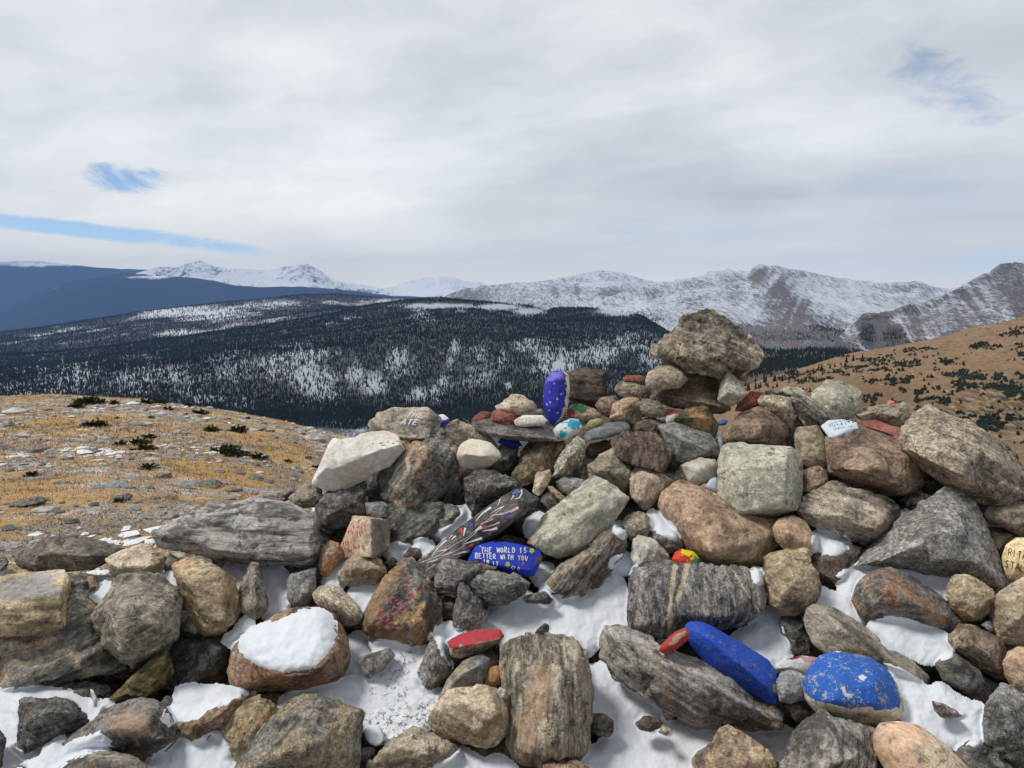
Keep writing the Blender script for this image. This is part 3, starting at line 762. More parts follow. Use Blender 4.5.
R_('painted_pebble', 'T', '735,160 762,158 792,184 768,228 742,235', '', 'white', 'small white and blue painted stone wedged beside the rock lettered ATE', cat='painted rock', lay=0, rnd=4, chips=0, paint=[('poly', (50, 70, 190), '755,190 800,175 775,235 740,235', .5), ('line', (200, 110, 80), '740,170 752,215', 1.0)], wear=.2, group='painted stones on the pile')
R_('cobble', 'F', '50,380 85,330 125,313 160,318 205,330 235,360 248,385 200,427 150,441 95,432 60,402', '100,375,30 180,385,38', 'cream', 'rounded cream quartz cobble with a flat underside', lay=-2, rnd=5, rough=.6, chips=1, C=(206, 176, 130))
R_('rock', 'E', '257,160 320,116 400,135 480,170 495,210 440,225 335,305 300,317 280,307 268,230', '340,190,50 300,245,40 420,180,30', 'dk', 'dark rough rock speckled pale, above the swirl-painted slab', lay=1, gn=1.2, rough=1.1, C=(150, 116, 74), st=.3)
R_('painted_slab', 'E', '65,490 130,430 240,345 400,230 460,193 495,193 562,235 545,262 400,372 280,457 180,478 130,562 100,582 80,530', '500,215,12 545,240,22 300,345,25 110,500,20 120,560,22 200,455,24', 'dkg', 'long dark slate slab painted with red, white and blue swirls', cat='painted rock', lay=-2, bk=.35, rough=.35, chips=0, bd=.1, st=.1, tint=.42, gn=.6, group='painted stones on the pile', bump=.4, vox=1.2, C=(100, 100, 106))
R_('painted_rock', 'E', '268,490 300,420 360,407 430,407 510,424 560,444 572,470 550,491 527,492 537,545 505,548 400,522 300,497', '320,430,14 500,440,16 520,525,18 400,505,22 300,480,18', 'dkg', 'blue painted rock lettered THE WORLD IS BETTER WITH YOU IN IT', cat='painted rock', lay=-2, bk=.5, rough=.4, chips=0, rnd=6, paint=[('all', (42, 68, 190), -.25), ('poly', (92, 88, 84), '545,470 580,455 580,500 540,495', .6)], wear=.12, bump=.3, group='painted stones on the pile', vox=1.0)
R_('rock', 'E', '137,500 185,473 250,485 330,492 388,512 300,545 242,572 236,630 185,617 140,592', '180,520,30 300,515,35 210,580,30', 'dkg', 'grey rock with a light rim standing before the blue lettered rock', lay=-4, rough=1., C=(160, 140, 112))
R_('rock', 'E', '238,572 300,532 350,520 480,540 517,570 502,612 420,657 330,657 285,600', '330,560,35 450,575,35 380,620,30', 'dkg', 'dark grey rock with a tan top edge just below the blue lettered rock', lay=-4, C=(150, 120, 92))
R_('cone_stone', 'E', '213,740 240,660 233,590 250,568 282,590 320,650 347,702 320,722 262,757 225,748', '270,640,28 280,710,28', 'dkg', 'purplish grey pointed stone below the rock with a light rim', lay=-5, C=(150, 130, 128), st=.5, ang=70)
R_('rock', 'E', '145,615 235,630 245,695 205,740 155,725', '', 'dbr', 'dark brown stone in shadow beside the pink-lettered triangular rock', lay=3)
R_('pebble', 'E', '8,467 40,428 80,433 92,462 50,482', '', 'dbr', 'small dark brown stone at the lower tip of the swirl-painted slab', lay=0, rnd=3)
R_('pebble', 'D', '655,490 690,465 715,480 700,505 665,515', '', 'dkg', 'small dark stone between the red-lettered stone and the triangular rock', lay=3, rnd=3)
R_('slab', 'E', '508,412 530,360 600,290 690,220 775,143 850,178 920,235 882,272 860,322 800,402 740,447 600,467 555,442', '830,195,20 772,292,48 705,335,48 545,398,28 720,425,30 880,245,20', 'pale', 'big pale grey-tan slab with a broken front edge, in the middle of the pile', lay=-3, ang=35, C=(176, 150, 110), rough=.7, chips=1, paint=[('poly', (176, 128, 66), '500,420 525,385 545,405 530,440', 1.5)], wear=.3)
R_('banded_rock', 'E', '588,568 640,510 720,460 830,420 868,342 905,400 895,445 850,482 800,542 760,602 702,647 640,632 600,592', '700,520,38 790,465,38 680,600,38', 'gt', 'streaky banded rock pointing into the snow under the pale slab', lay=-1, ang=48, bd=.95, strat=1.8, C=(168, 120, 70), tint=.95, fq=70)
R_('flat_rock', 'E', '478,637 530,614 580,603 622,642 602,657 520,652', '', 'dkg', 'flat dark stone lying at the top of the snow patch', lay=-2)
R_('pebble', 'G', '538,228 575,188 597,193 597,232 570,250', '', 'dk', 'small dark triangular stone poking through the snow', lay=-1)
R_('lichen_rock', 'F', '443,470 470,400 520,330 550,295 577,330 582,380 552,432 500,467', '548,355,28 500,440,25 500,400,30', 'pale', 'pale stone dotted with black lichen and a rusty corner', ang=58, gn=1.2, lay=0, paint=[('poly', (140, 86, 56), '500,440 545,415 550,440 500,468', 1.)], wear=.3, C=(120, 110, 84))
R_('finger_stone', 'F', '368,532 385,450 440,438 447,462 420,522 395,547', '410,480,15', 'tan', 'narrow mottled tan stone standing between dark rocks', lay=-1, C=(110, 98, 84))
R_('rock', 'F', '453,487 500,468 580,478 592,502 520,547 490,532', '', 'gy', 'flattish grey stone behind the pale slab', lay=2, tint=.8)
R_('stone_chip', 'F', '425,502 450,503 512,557 480,572 440,532', '', 'rust', 'thin brown stone chip beside the pale slab', lay=0, chips=0)
R_('pebble', 'F', '403,540 450,533 477,577 440,604 410,572', '', 'dkg', 'small grey stone under the thin brown chip', lay=1)
R_('rock', 'F', '588,422 640,380 700,348 722,392 777,432 762,502 740,532 660,482 600,472', '685,400,28 640,440,38 745,460,30', 'gt', 'two-tone rock with a light tan crown and a dark grey side', lay=0, C=(186, 166, 132), paint=[('poly', (190, 170, 136), '590,420 640,375 700,345 712,390 650,430 605,440', 2.)], wear=.3, tint=.85)
R_('blocky_rock', 'F', '753,472 790,423 850,433 937,482 872,542 837,597 800,592 760,542', '828,490,38 800,565,30 880,480,15', 'tan', 'tan cube-like rock beside the orange-brown boulder', lay=-1, C=(186, 140, 90))
R_('striped_block', 'F', '693,332 730,285 862,290 937,360 922,402 890,457 745,415 698,380', '748,345,40 928,362,28 742,408,34 886,450,42', 'dbr', 'dark reddish-brown block with upright stripes on its face', lay=-3, ang=84, bd=.9, fq=60, chips=0, rough=.5, strat=.8, tint=1.25, C=(150, 120, 92), st=.3)
R_('rock', 'F', '745,287 790,240 850,228 905,252 888,305 780,297', '', 'brn', 'grey-brown stone just behind the reddish striped block', lay=3)
R_('boulder', 'M', '228,500 300,488 440,530 477,580 472,622 340,657 298,642 268,560', '330,555,48 430,600,38', 'gy', 'rounded plain grey boulder next to the reddish striped block', lay=0, rnd=6, rough=.5, chips=1)
R_('boulder', 'F', '285,480 320,375 370,318 475,330 465,400 440,442 400,445 360,495 310,505', '', 'och', 'tan-streaked rock in the shade under the wide dark flagstone', lay=6, tint=.75, ang=70)
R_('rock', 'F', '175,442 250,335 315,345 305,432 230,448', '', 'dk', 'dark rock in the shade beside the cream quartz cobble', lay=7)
R_('painted_rock', 'F', '228,332 245,303 312,318 335,345 290,352', '', 'dkg', 'dark blue painted stone peeping out under the wide flagstone', cat='painted rock', lay=0, rnd=4, paint=[('all', (26, 48, 130), -.3)], wear=.2, group='painted stones on the pile', chips=0)
R_('pebble', 'F', '453,382 470,328 497,318 503,352 470,392', '', 'brn', 'small brown stone behind the lichen-dotted stone', lay=3)
R_('flat_rock', 'F', '575,365 600,335 705,313 695,355 640,385 590,395', '', 'dbr', 'dark brown stone in the gap under the blue-grey flat stone', lay=4)
R_('flagstone', 'F', '120,255 160,213 205,207 420,255 482,288 477,327 380,330 250,317 190,302 140,282', '190,288,22 250,300,28 400,310,28', 'dkg', 'wide dark flagstone carrying a small heap of flat stones', lay=1, bk=1.2, tilt=1.6, ang=-8, bd=.5, tint=.85, rough=.6, chips=0)
R_('flat_rock', 'F', '122,245 160,206 206,205 212,240 150,258', '', 'red', 'red-brown flat stone on the end of the flagstone', lay=3, rough=.8, tint=.8)
R_('rock', 'F', '198,207 215,197 300,212 313,245 280,264 213,257', '', 'red', 'lumpy dark red stone on the flagstone', lay=-1, rough=1.2)
R_('cobble', 'F', '292,242 330,219 412,219 432,242 415,262 340,270 303,267', '', 'cream', 'smooth cream pebble beside the red stone on the flagstone', lay=-3, rnd=10, rough=.3, chips=0, tint=.9)
R_('layered_stone', 'F', '218,188 255,163 300,133 345,150 380,175 392,202 330,217 238,217', '255,190,10 340,185,18 300,160,10', 'tan', 'layered pale tan stone topping the red and cream stones', lay=-1, ang=-5, strat=2.0, bd=.7, tint=1.0)
R_('stone_chip', 'F', '235,215 330,193 417,195 417,215 300,224', '', 'gy', 'thin grey flat stone under the layered tan stone', lay=0, chips=0, tint=.8)
R_('painted_stone', 'F', '410,130 420,80 445,46 490,40 516,60 521,110 511,200 480,245 450,264 430,240 412,180', '440,85,16 480,70,16 440,190,18 470,190,18 455,240,10', 'tan', 'upright oval stone painted violet-blue with white flecks', cat='painted rock', lay=-1, bk=.22, tilt=.2, rnd=9, rough=.35, chips=0, vox=.9, bump=.3, C=(196, 160, 140),
   paint=[('poly', (52, 58, 168), '404,130 414,80 440,42 486,38 503,58 508,110 498,190 476,235 452,268 424,245 404,180', .8), ('poly', (112, 110, 206), '425,85 445,50 490,45 500,70 480,85', 3.), ('spots', (226, 226, 240), 22, .8, 5)], wear=.1, group='painted stones on the pile')
R_('blocky_rock', 'F', '513,45 600,37 667,45 663,140 652,192 620,192 560,182 513,152', '530,60,25 650,60,25 640,170,30 530,150,25', 'dbr', 'dark square brown rock right behind the upright blue stone', lay=7, chips=1, tint=.85)
R_('painted_rock', 'F', '500,228 515,180 560,173 620,195 647,222 630,242 560,247 510,237', '', 'tan', 'tan stone with green and red paint behind the aqua painted pebble', cat='painted rock', lay=3, rnd=4, C=(150, 110, 84), paint=[('poly', (60, 122, 72), '530,175 570,172 590,200 560,215 535,200', 2.), ('poly', (160, 62, 56), '500,200 530,190 545,215 515,235', 2.), ('poly', (100, 160, 200), '510,180 530,175 535,190 515,195', 1.)], wear=.35, group='painted stones on the pile')
R_('painted_pebble', 'F', '450,282 470,258 520,233 557,238 572,270 552,297 500,322 463,307', '', 'white', 'white pebble painted with aqua blotches', cat='painted rock', lay=-3, rnd=8, rough=.4, chips=0, vox=.9, paint=[('all', (224, 230, 230), -.3), ('poly', (52, 170, 200), '500,250 530,236 560,245 565,275 540,280 520,262', 2.), ('poly', (52, 176, 190), '470,290 500,280 510,300 485,312', 2.), ('spots', (60, 176, 196), 8, 1.2, 9), ('spots', (170, 110, 150), 3, .8, 10)], wear=.05, group='painted stones on the pile')
R_('lichen_pebble', 'F', '568,277 600,238 640,230 659,245 640,267 590,287', '', 'tan', 'small pebble covered in yellow-green lichen', lay=-1, rnd=5, C=(138, 150, 72), st=.72, chips=0)
R_('slate_stone', 'F', '563,302 600,275 680,248 740,243 764,265 740,292 660,317 590,324', '', 'slate', 'flat smooth blue-grey stone below the green lichen pebble', lay=-1, rnd=7, rough=.35, chips=0, tilt=1.)
R_('cobble', 'F', '618,182 640,148 700,138 720,160 695,205 680,235 640,217', '', 'brn', 'brown roundish stone beside the dark square rock', lay=3, rnd=3)
R_('rock', 'F', '670,237 690,178 760,145 797,155 815,215 790,262 740,248 700,250', '735,225,20 765,165,20 700,220,20', 'tan', 'pinkish tan angular rock with a dark side below the small red chip', lay=1, C=(192, 152, 120), st=.6, paint=[('poly', (90, 86, 80), '745,245 775,200 800,165 820,220 795,265', 1.5)], wear=.3)
R_('flat_rock', 'F', '783,190 810,153 850,158 910,185 952,197 900,227 830,227 800,212', '', 'gt', 'flat grey stone under the wide weathered base slab', lay=0, tint=.9)
R_('flat_rock', 'F', '688,117 720,83 770,81 837,110 842,137 780,152 720,147', '', 'gt', 'flattish grey stone carrying the small red chip', lay=3, rnd=3, C=(150, 146, 130))
R_('red_chip', 'F', '727,72 745,59 810,61 824,76 815,92 735,87', '', 'red', 'small flat brick-red stone on the grey flattish one', lay=2, rough=.4, chips=0, tilt=1.)
# --- the tall stack
R_('cobble', 'M', '180,320 190,290 230,263 290,258 342,290 354,320 320,352 220,360 183,347', '', 'tan', 'rounded tan stone propping the big top rock', lay=-4, rnd=5, rough=.8, C=(182, 146, 96), D=2.40)
R_('base_slab', 'M', '193,370 220,350 350,290 470,318 482,390 522,425 522,455 440,452 330,432 220,422', '210,380,20 480,420,25 350,400,30', 'brn', 'wide weathered base slab lying beneath the big top rock', lay=1, ang=-10, bd=.8, strat=1.2, bk=.9, tilt=.9, tint=.85, D=2.42)
R_('top_boulder', 'M', '212,197 225,170 290,112 320,90 400,62 427,38 485,65 530,120 600,180 662,232 600,292 575,302 480,304 380,287 275,250 218,217', '285,185,45 430,125,35 480,225,70 380,245,55 565,255,50 330,150,35', 'gt', 'big rugged lichen-mottled rock balanced on top of the stack', lay=0, ang=-28, bd=.6, strat=2.2, rough=1.9, D=2.44, C=(70, 66, 60), st=.52, chips=1, lich=1.2, tint=1.12)
R_('wedge_stone', 'M', '468,402 480,330 510,278 547,310 587,375 570,402 530,427 480,412', '512,368,36 505,310,15 560,382,28', 'pale', 'light wedge-shaped stone leaning on the base slab', lay=-3, C=(170, 160, 136), rough=.5, chips=0, D=2.36)
R_('red_stone', 'M', '538,432 560,400 610,368 662,361 668,382 640,422 590,442 543,449', '', 'org', 'orange-red brick-coloured stone behind the brown oval boulder', lay=2, rough=.7)
R_('boulder', 'M', '478,560 500,510 560,448 630,423 700,448 750,500 759,547 700,582 580,584 500,582', '560,495,45 660,495,58 620,555,50 530,555,30', 'brn', 'brown oval boulder resting on the pale square block', lay=-1, rnd=7, rough=.6, chips=1, ang=10, tint=1.05)
R_('rock', 'M', '628,400 642,380 760,388 777,440 777,482 766,517 730,462 640,427', '690,410,30 755,430,30', 'tan', 'speckled tan angular stone leaning on the brown oval boulder', lay=-2, gn=.9, rough=.9)
R_('rock', 'M', '713,362 740,346 800,350 835,385 795,395 725,382', '', 'pale', 'small pale lumpy stone behind the speckled tan angular one', lay=5, rough=1.2)
R_('pebble', 'M', '655,362 690,356 715,380 670,383', '', 'slate', 'bit of blue-grey stone behind the orange-red stone', lay=6)
R_('long_stone', 'M', '758,382 790,368 830,385 870,430 907,470 882,502 840,497 775,452', '800,400,28 870,460,28', 'gt', 'long grey stone slanting beside the pale banded slab', lay=1, ang=-38, bd=.85, tint=1.05)
R_('pale_slab', 'L', '170,132 230,80 300,93 382,130 372,190 320,237 240,247 222,205 172,162', '245,200,28 290,150,25 355,150,18', 'pale', 'pale banded slab behind the white painted stone', lay=4, ang=-28, bd=.8, strat=.8)
R_('painted_rock', 'M', '288,472 340,438 410,418 442,445 472,500 467,547 420,542 330,507', '360,470,28 420,470,28', 'moss', 'greenish rock with a bright orange patch and dark side', cat='painted rock', nat=True, lay=-1, C=(110, 120, 96), st=.5, paint=[('poly', (206, 136, 48), '370,450 410,425 420,470 450,505 430,530 400,490 375,500', 2.)], wear=.35, group='painted stones on the pile')
R_('painted_pebble', 'M', '260,482 270,453 312,438 320,468 292,499 266,499', '', 'white', 'small white and red painted stone behind the greenish rock', cat='painted rock', lay=0, rnd=4, chips=0, paint=[('poly', (176, 52, 60), '262,462 280,440 320,438 312,450 280,462', .6)], wear=.15, group='painted stones on the pile')
R_('painted_pebble', 'M', '463,492 490,473 514,482 505,502 475,506', '', 'slate', 'little light blue painted pebble above the rounded grey boulder', cat='painted rock', lay=1, rnd=5, chips=0, paint=[('all', (96, 134, 196), -.3)], wear=.15, group='painted stones on the pile')
R_('stone_chip', 'M', '474,592 470,540 486,528 502,582 497,612 483,643 473,632', '', 'slate', 'thin light blue-grey stone upright beside the pale square block', lay=1, chips=0)
R_('rock', 'M', '735,470 790,462 810,500 800,560 780,600 745,570', '', 'dk', 'dark stone in the gap between the brown oval boulder and ochre cobble', lay=6)
# --- middle right
R_('square_block', 'J', '468,122 478,70 490,30 520,18 620,23 770,28 792,60 802,180 797,272 720,302 600,302 560,292 550,262 473,217', '512,92,42 742,80,52 556,152,62 557,287,52 735,200,64 742,272,48 560,60,20', 'pale', 'big pale greenish square block in the middle of the stones', lay=-4, rough=.45, chips=1, ang=8, bd=.2, C=(176, 166, 130))
R_('cobble', 'J', '320,100 400,70 460,76 482,100 462,152 420,167 390,187 350,167 338,130', '400,115,28', 'cream', 'light cream-grey lumpy stone beside the pale square block', lay=-1, rnd=3, tint=.8, rough=.8)
R_('pebble', 'J', '396,187 420,168 445,200 472,227 430,222', '', 'tan', 'small tan pebble beneath the white painted egg-shaped pebble', lay=-1, rnd=4, C=(180, 140, 90))
R_('painted_pebble', 'J', '418,187 440,155 465,146 477,170 472,212 442,207', '', 'white', 'white painted egg-shaped pebble against the pale square block', cat='painted rock', lay=-3, rnd=8, chips=0, rough=.3, paint=[('all', (206, 214, 226), -.3)], wear=.05, group='painted stones on the pile')
R_('pebble', 'J', '458,232 475,213 507,235 497,252 475,248', '', 'slate', 'tiny blue-grey pebble under the pale square block', lay=-2, rnd=4, chips=0)
R_('boulder', 'J', '228,260 245,205 300,163 342,158 400,200 520,250 560,290 640,295 732,330 724,420 692,442 650,502 560,512 490,514 400,502 330,422 280,330', '400,250,45 500,330,80 440,445,80 600,420,60 695,380,35 300,230,35', 'orb', 'big orange-brown boulder under the pale square block', lay=1, rnd=3, rough=.6, C=(116, 98, 78), chips=2)
R_('cobble', 'L', '103,300 115,268 200,260 222,300 242,370 237,422 180,432 125,417 108,350', '', 'och', 'ochre cobble standing upright beside the brown oval boulder', lay=-2, rnd=5, rough=.5, chips=1, C=(190, 160, 112))
R_('rock', 'L', '128,442 230,425 242,502 200,542 160,537 123,512', '', 'rust', 'rusty stone with a green lower rim under the ochre cobble', lay=0, C=(120, 104, 88), paint=[('line', (70, 130, 90), '150,532 200,538 238,505', 1.2)], wear=.45, rough=.8)
R_('painted_rock', 'L', '208,265 240,240 300,236 357,250 364,277 320,307 275,324 243,312', '250,275,10 320,275,12 280,300,16', 'white', 'white painted stone with pale blue writing on the brown boulder', cat='painted rock', lay=-2, rnd=3, rough=.3, chips=0, tilt=1.0, paint=[('all', (222, 230, 236), -.4)], wear=.05, group='painted stones on the pile', vox=.9, bump=.2)
R_('red_slate', 'L', '358,242 430,238 500,265 560,292 545,322 440,282 380,267', '', 'red', 'long flat reddish slate behind the large coarse grey-tan boulder', lay=0, chips=0, rough=.4, tilt=1.1, tint=1.05)
R_('rock', 'L', '328,217 350,200 440,203 480,190 560,168 582,200 572,262 530,272 470,252 350,242', '', 'tan', 'lumpy tan rock just behind the reddish slate', lay=5, C=(150, 116, 66), st=.5, tint=.85, rough=1.2)
R_('pebble', 'L', '474,182 480,160 510,164 508,188', '', 'org', 'tiny orange stone on the lumpy tan rock', lay=5, tint=1.3)
R_('boulder', 'L', '218,312 260,298 370,273 545,318 562,400 622,452 617,512 580,547 500,547 350,502 238,452 226,380', '330,435,75 425,415,95 500,490,78 380,390,70 560,440,60 250,370,20 480,350,45', 'brn', 'big brown boulder with a shaded underside carrying the white painted stone', lay=1, tint=1.05, C=(178, 152, 116), st=.45, rough=.7, ang=10)
R_('boulder', 'L', '538,300 555,250 600,193 642,181 700,208 800,248 880,320 1024,428 1090,500 1090,570 960,572 850,577 800,562 700,482 570,402 543,340', '790,430,110 882,378,80 720,455,100 570,345,55 900,545,60 650,260,45', 'gt', 'largest coarse grey-tan boulder, sloping out of the picture edge', lay=-3, rough=.6, gn=.85, C=(176, 150, 112), chips=1, ang=-30, tint=1.05)
R_('boulder', 'K', '113,292 140,230 250,168 330,198 480,228 522,280 512,322 440,392 400,417 300,392 180,342', '290,230,38 250,305,50 420,350,60 480,285,30', 'gt', 'grey-beige boulder under the big brown one', lay=1, ang=-20, bd=.6, C=(176, 146, 116), tint=1.05)
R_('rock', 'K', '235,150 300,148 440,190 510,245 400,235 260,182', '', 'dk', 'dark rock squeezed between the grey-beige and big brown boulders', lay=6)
R_('pebble', 'K', '515,295 545,270 577,285 562,312 520,332', '', 'gy', 'small pale grey stone above the coarse triangular boulder', lay=1, rough=.8)
R_('slab', 'K', '515,240 600,195 662,232 640,265 580,292 540,272', '', 'dkg', 'dark flat stone in the gap behind the coarse triangular boulder', lay=4, tint=.8)
R_('rock', 'K', '605,145 720,165 755,180 705,225 640,235', '', 'dk', 'dark greenish rock under the largest coarse boulder', lay=7)
R_('boulder', 'K', '325,525 420,410 560,300 700,193 742,178 787,200 810,250 852,310 858,350 900,420 962,572 945,605 840,585 700,525 500,500', '500,442,55 700,270,45 725,330,68 560,432,78 885,520,45 780,480,78 400,500,45', 'gy', 'coarse grey triangular boulder above the strip of snow', lay=0, gn=1., C=(176, 156, 124), st=.35, rough=.6, chips=1, tint=.9)
R_('boulder', 'K', '333,640 345,580 400,525 480,505 570,540 680,610 750,680 778,732 740,775 680,775 600,745 480,705 400,732 362,705', '480,600,70 600,660,70 430,650,50', 'dkg', 'rounded grey boulder with orange patches ringed by snow', lay=-1, rnd=4, rough=.6, C=(176, 122, 62), st=.48, paint=[('poly', (176, 114, 52), '430,525 500,510 540,550 590,620 700,700 690,740 600,680 530,600 450,560', 3.)], wear=.5, chips=1)
R_('cobble', 'K', '718,590 740,548 800,540 860,558 922,605 902,662 860,707 800,722 743,682 718,632', '', 'och', 'yellowish angular cobble with an orange stain at the end of the snow strip', lay=-3, C=(200, 140, 62), rough=.9, tint=1.05)
R_('boulder', 'K', '883,650 930,600 1000,553 1080,540 1090,700 1030,805 960,822 910,792', '940,650,40 1000,710,60 1040,600,30', 'tan', 'pinkish tan banded stone below the one with dark letters', lay=-2, rnd=3, ang=6, bd=.6, C=(186, 150, 128), st=.5)
R_('lettered_stone', 'K', '933,470 950,420 990,391 1040,388 1090,420 1090,560 1000,552 965,562 943,520', '', 'och', 'rounded yellow-tan stone with two rows of dark letters', cat='painted rock', lay=0, rnd=6, rough=.25, chips=0, C=(204, 170, 106), st=.6, tint=1.1, bump=.2, vox=1.0, group='painted stones on the pile')
R_('boulder', 'K', '858,290 880,260 960,243 1070,243 1080,362 1000,382 920,342 868,312', '', 'gt', 'oval olive-grey stone below the largest coarse boulder', lay=0, rnd=5, C=(150, 136, 90), tint=.85)
R_('rock', 'K', '885,350 960,360 1005,385 940,425 915,470 895,420 870,362', '', 'dbr', 'dark reddish rock in the gap above the stone with dark letters', lay=5, tint=.8)
R_('cobble', 'K', '18,350 40,316 100,301 150,323 187,390 187,442 165,477 130,442 60,437 28,402', '80,370,28 150,410,24', 'tan', 'smooth orange-tan cobble standing on the ochre cube', lay=-3, rnd=8, rough=.3, chips=0, C=(204, 158, 106), st=.55)
R_('blocky_rock', 'J', '653,480 680,452 740,438 830,438 852,510 875,570 867,632 800,702 740,707 670,642 658,560', '700,480,30 790,560,50 720,635,40 852,590,38 760,600,42', 'och', 'ochre cube-shaped rock with a broken lower corner', lay=-4, C=(186, 160, 116), rough=.8, tint=1.05)
R_('rock', 'K', '172,480 200,428 320,418 385,430 335,505 300,565 260,595 200,575', '', 'dbr', 'dark brown rock with a dusting of snow behind the ochre cube', lay=4, C=(110, 84, 50))
# --- bottom right
R_('boulder', 'I', '143,200 150,130 182,103 260,123 380,198 470,290 600,358 642,400 642,442 610,457 545,425 430,335 220,305 168,262', '260,195,45 400,270,50 580,395,38', 'gt', 'long rounded grey boulder with fine banding above the blue painted one', lay=-1, rnd=4, rough=.6, ang=-35, bd=.7, C=(150, 146, 120), chips=1)
R_('painted_boulder', 'I', '148,440 160,380 210,320 270,303 400,323 470,370 510,430 532,500 532,562 450,592 330,582 200,547 153,492', '290,400,58 420,430,68 250,500,60 440,515,62', 'pale', 'large rounded boulder with a worn blue painted top and bare grey rim', cat='painted rock', lay=-5, rnd=20, rough=.4, chips=0, vox=1.1, bump=.4,
   paint=[('poly', (44, 98, 186), '140,470 150,380 205,310 270,295 405,315 480,368 515,430 528,500 522,528 440,536 300,520 190,500', 1.6), ('poly', (216, 214, 206), '362,398 380,392 398,405 385,417 365,410', .6), ('poly', (196, 196, 188), '290,445 305,440 312,465 340,470 335,485 305,480', .8)], wear=.50, group='painted stones on the pile')
R_('boulder', 'I', '423,640 450,593 520,583 600,598 700,668 800,768 840,880 600,900 480,790 433,702', '', 'tan', 'smooth tan-orange oval boulder at the lower picture edge', lay=-4, rnd=14, rough=.25, chips=0, C=(196, 156, 118), st=.55, gn=.35, bump=.3)
R_('boulder', 'I', '50,760 100,640 190,558 240,551 380,590 432,602 422,680 445,768 455,880 200,900 40,830', '220,620,38 330,700,62 200,770,60', 'gg', 'grey boulder with wavy light bands directly below the blue painted boulder', lay=-2, ang=52, strat=.8, C=(160, 150, 120), tint=.9)
R_('cobble', 'I', '663,345 740,298 850,378 867,420 852,482 790,477 700,422', '', 'dk', 'dark rounded cobble on the edge of the snow', lay=1, rnd=6, rough=.5, tint=1.1)
R_('rock', 'I', '720,245 760,193 840,203 920,248 952,300 932,387 850,367 790,312 733,282', '790,250,38 880,300,40 900,350,30', 'brn', 'brown-tan blunt rock above the dark rounded cobble', lay=-1, C=(180, 150, 112), tint=1.1, ang=-20)
R_('cobble', 'I', '936,350 960,300 1000,281 1070,288 1090,400 1050,492 980,452 948,402', '', 'orb', 'orange-brown rounded stone at the picture edge', lay=-1, rnd=5, rough=.6)
R_('boulder', 'I', '858,560 880,500 940,428 1000,458 1080,500 1090,790 1000,772 960,732 880,692 862,632', '940,520,45 1000,620,60 920,640,40', 'dkg', 'grey-green rough boulder at the lower picture corner', lay=-2, C=(130, 128, 100), st=.4, ang=70, bd=.5, tint=1.1)
R_('rock', 'I', '745,705 800,668 860,680 960,730 1010,800 820,850', '', 'dk', 'dark rock under the snow beside the smooth oval boulder', lay=2)
R_('pebble', 'I', '851,195 875,178 897,185 902,217 880,227', '', 'gy', 'tiny speckled grey pebble between the yellowish cobble and pinkish stone', lay=-2, rnd=3, gn=1.1)
R_('painted_pebble', 'I', '653,497 700,508 752,535 780,562 740,572 690,567 663,537', '', 'dkg', 'dark stone with pink dots showing through the snow', cat='painted rock', lay=-4.5, rnd=4, chips=0, paint=[('poly', (216, 150, 196), '725,540 745,535 757,550 730,553', .5), ('poly', (206, 150, 180), '665,505 680,500 700,508 690,518 672,515', .5)], wear=.1, group='painted stones on the pile')
R_('cobble', 'I', '28,430 50,383 100,373 150,398 167,440 152,492 90,514 43,502', '', 'gy', 'round grey cobble pitted with small holes beside the blue painted boulder', lay=-3, rnd=8, rough=.6, chips=0, C=(140, 140, 120))
R_('painted_rock', 'H', '700,372 750,328 800,318 885,325 872,372 830,397 760,382', '', 'white', 'white and pink painted stone half covered with snow', cat='painted rock', lay=-1, rnd=4, chips=0, paint=[('poly', (160, 50, 110), '748,330 800,316 818,322 770,336', .5), ('poly', (206, 160, 176), '800,322 885,325 875,350 820,345', .8)], wear=.1, group='painted stones on the pile')
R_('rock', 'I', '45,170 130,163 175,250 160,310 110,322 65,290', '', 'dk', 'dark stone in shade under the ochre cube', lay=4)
R_('painted_boulder', 'H', '343,218 350,195 372,183 420,192 500,232 600,292 668,334 697,375 714,450 707,505 680,514 620,482 520,414 430,354 380,300 355,258', '440,250,40 560,350,52 660,440,40', 'dkg', 'long blue painted stone with flaking flecks', cat='painted rock', lay=-5, rnd=22, rough=.5, chips=0, vox=1.1, paint=[('all', (34, 76, 180), -.4), ('poly', (170, 160, 140), '690,435 710,430 708,470 692,462', .6)], wear=.505, group='painted stones on the pile', bump=.4, C=(120, 130, 170), tint=1.2)
R_('painted_pebble', 'H', '233,300 245,273 300,223 340,206 359,225 352,257 310,292 260,312', '', 'tan', 'small capsule-shaped stone painted coral red with a bare beige top', cat='painted rock', lay=-12, rnd=12, rough=.4, chips=0, vox=.9, paint=[('all', (200, 74, 76), -.4), ('poly', (190, 170, 140), '275,270 310,232 340,218 345,232 315,262 285,282', 1.2)], wear=.12, group='painted stones on the pile')
R_('gneiss_slab', 'H', '15,215 50,198 110,223 240,288 380,328 500,418 640,478 732,540 742,582 720,610 600,592 500,557 310,532 250,492 160,432 58,382 23,330', '70,270,50 240,330,60 450,445,70 620,535,50 150,400,45 400,505,50', 'gg', 'long brown-grey banded slab lying under the blue painted stone', lay=-2, ang=-28, strat=2.2, C=(176, 146, 104), st=.45, fq=60, tint=.95)
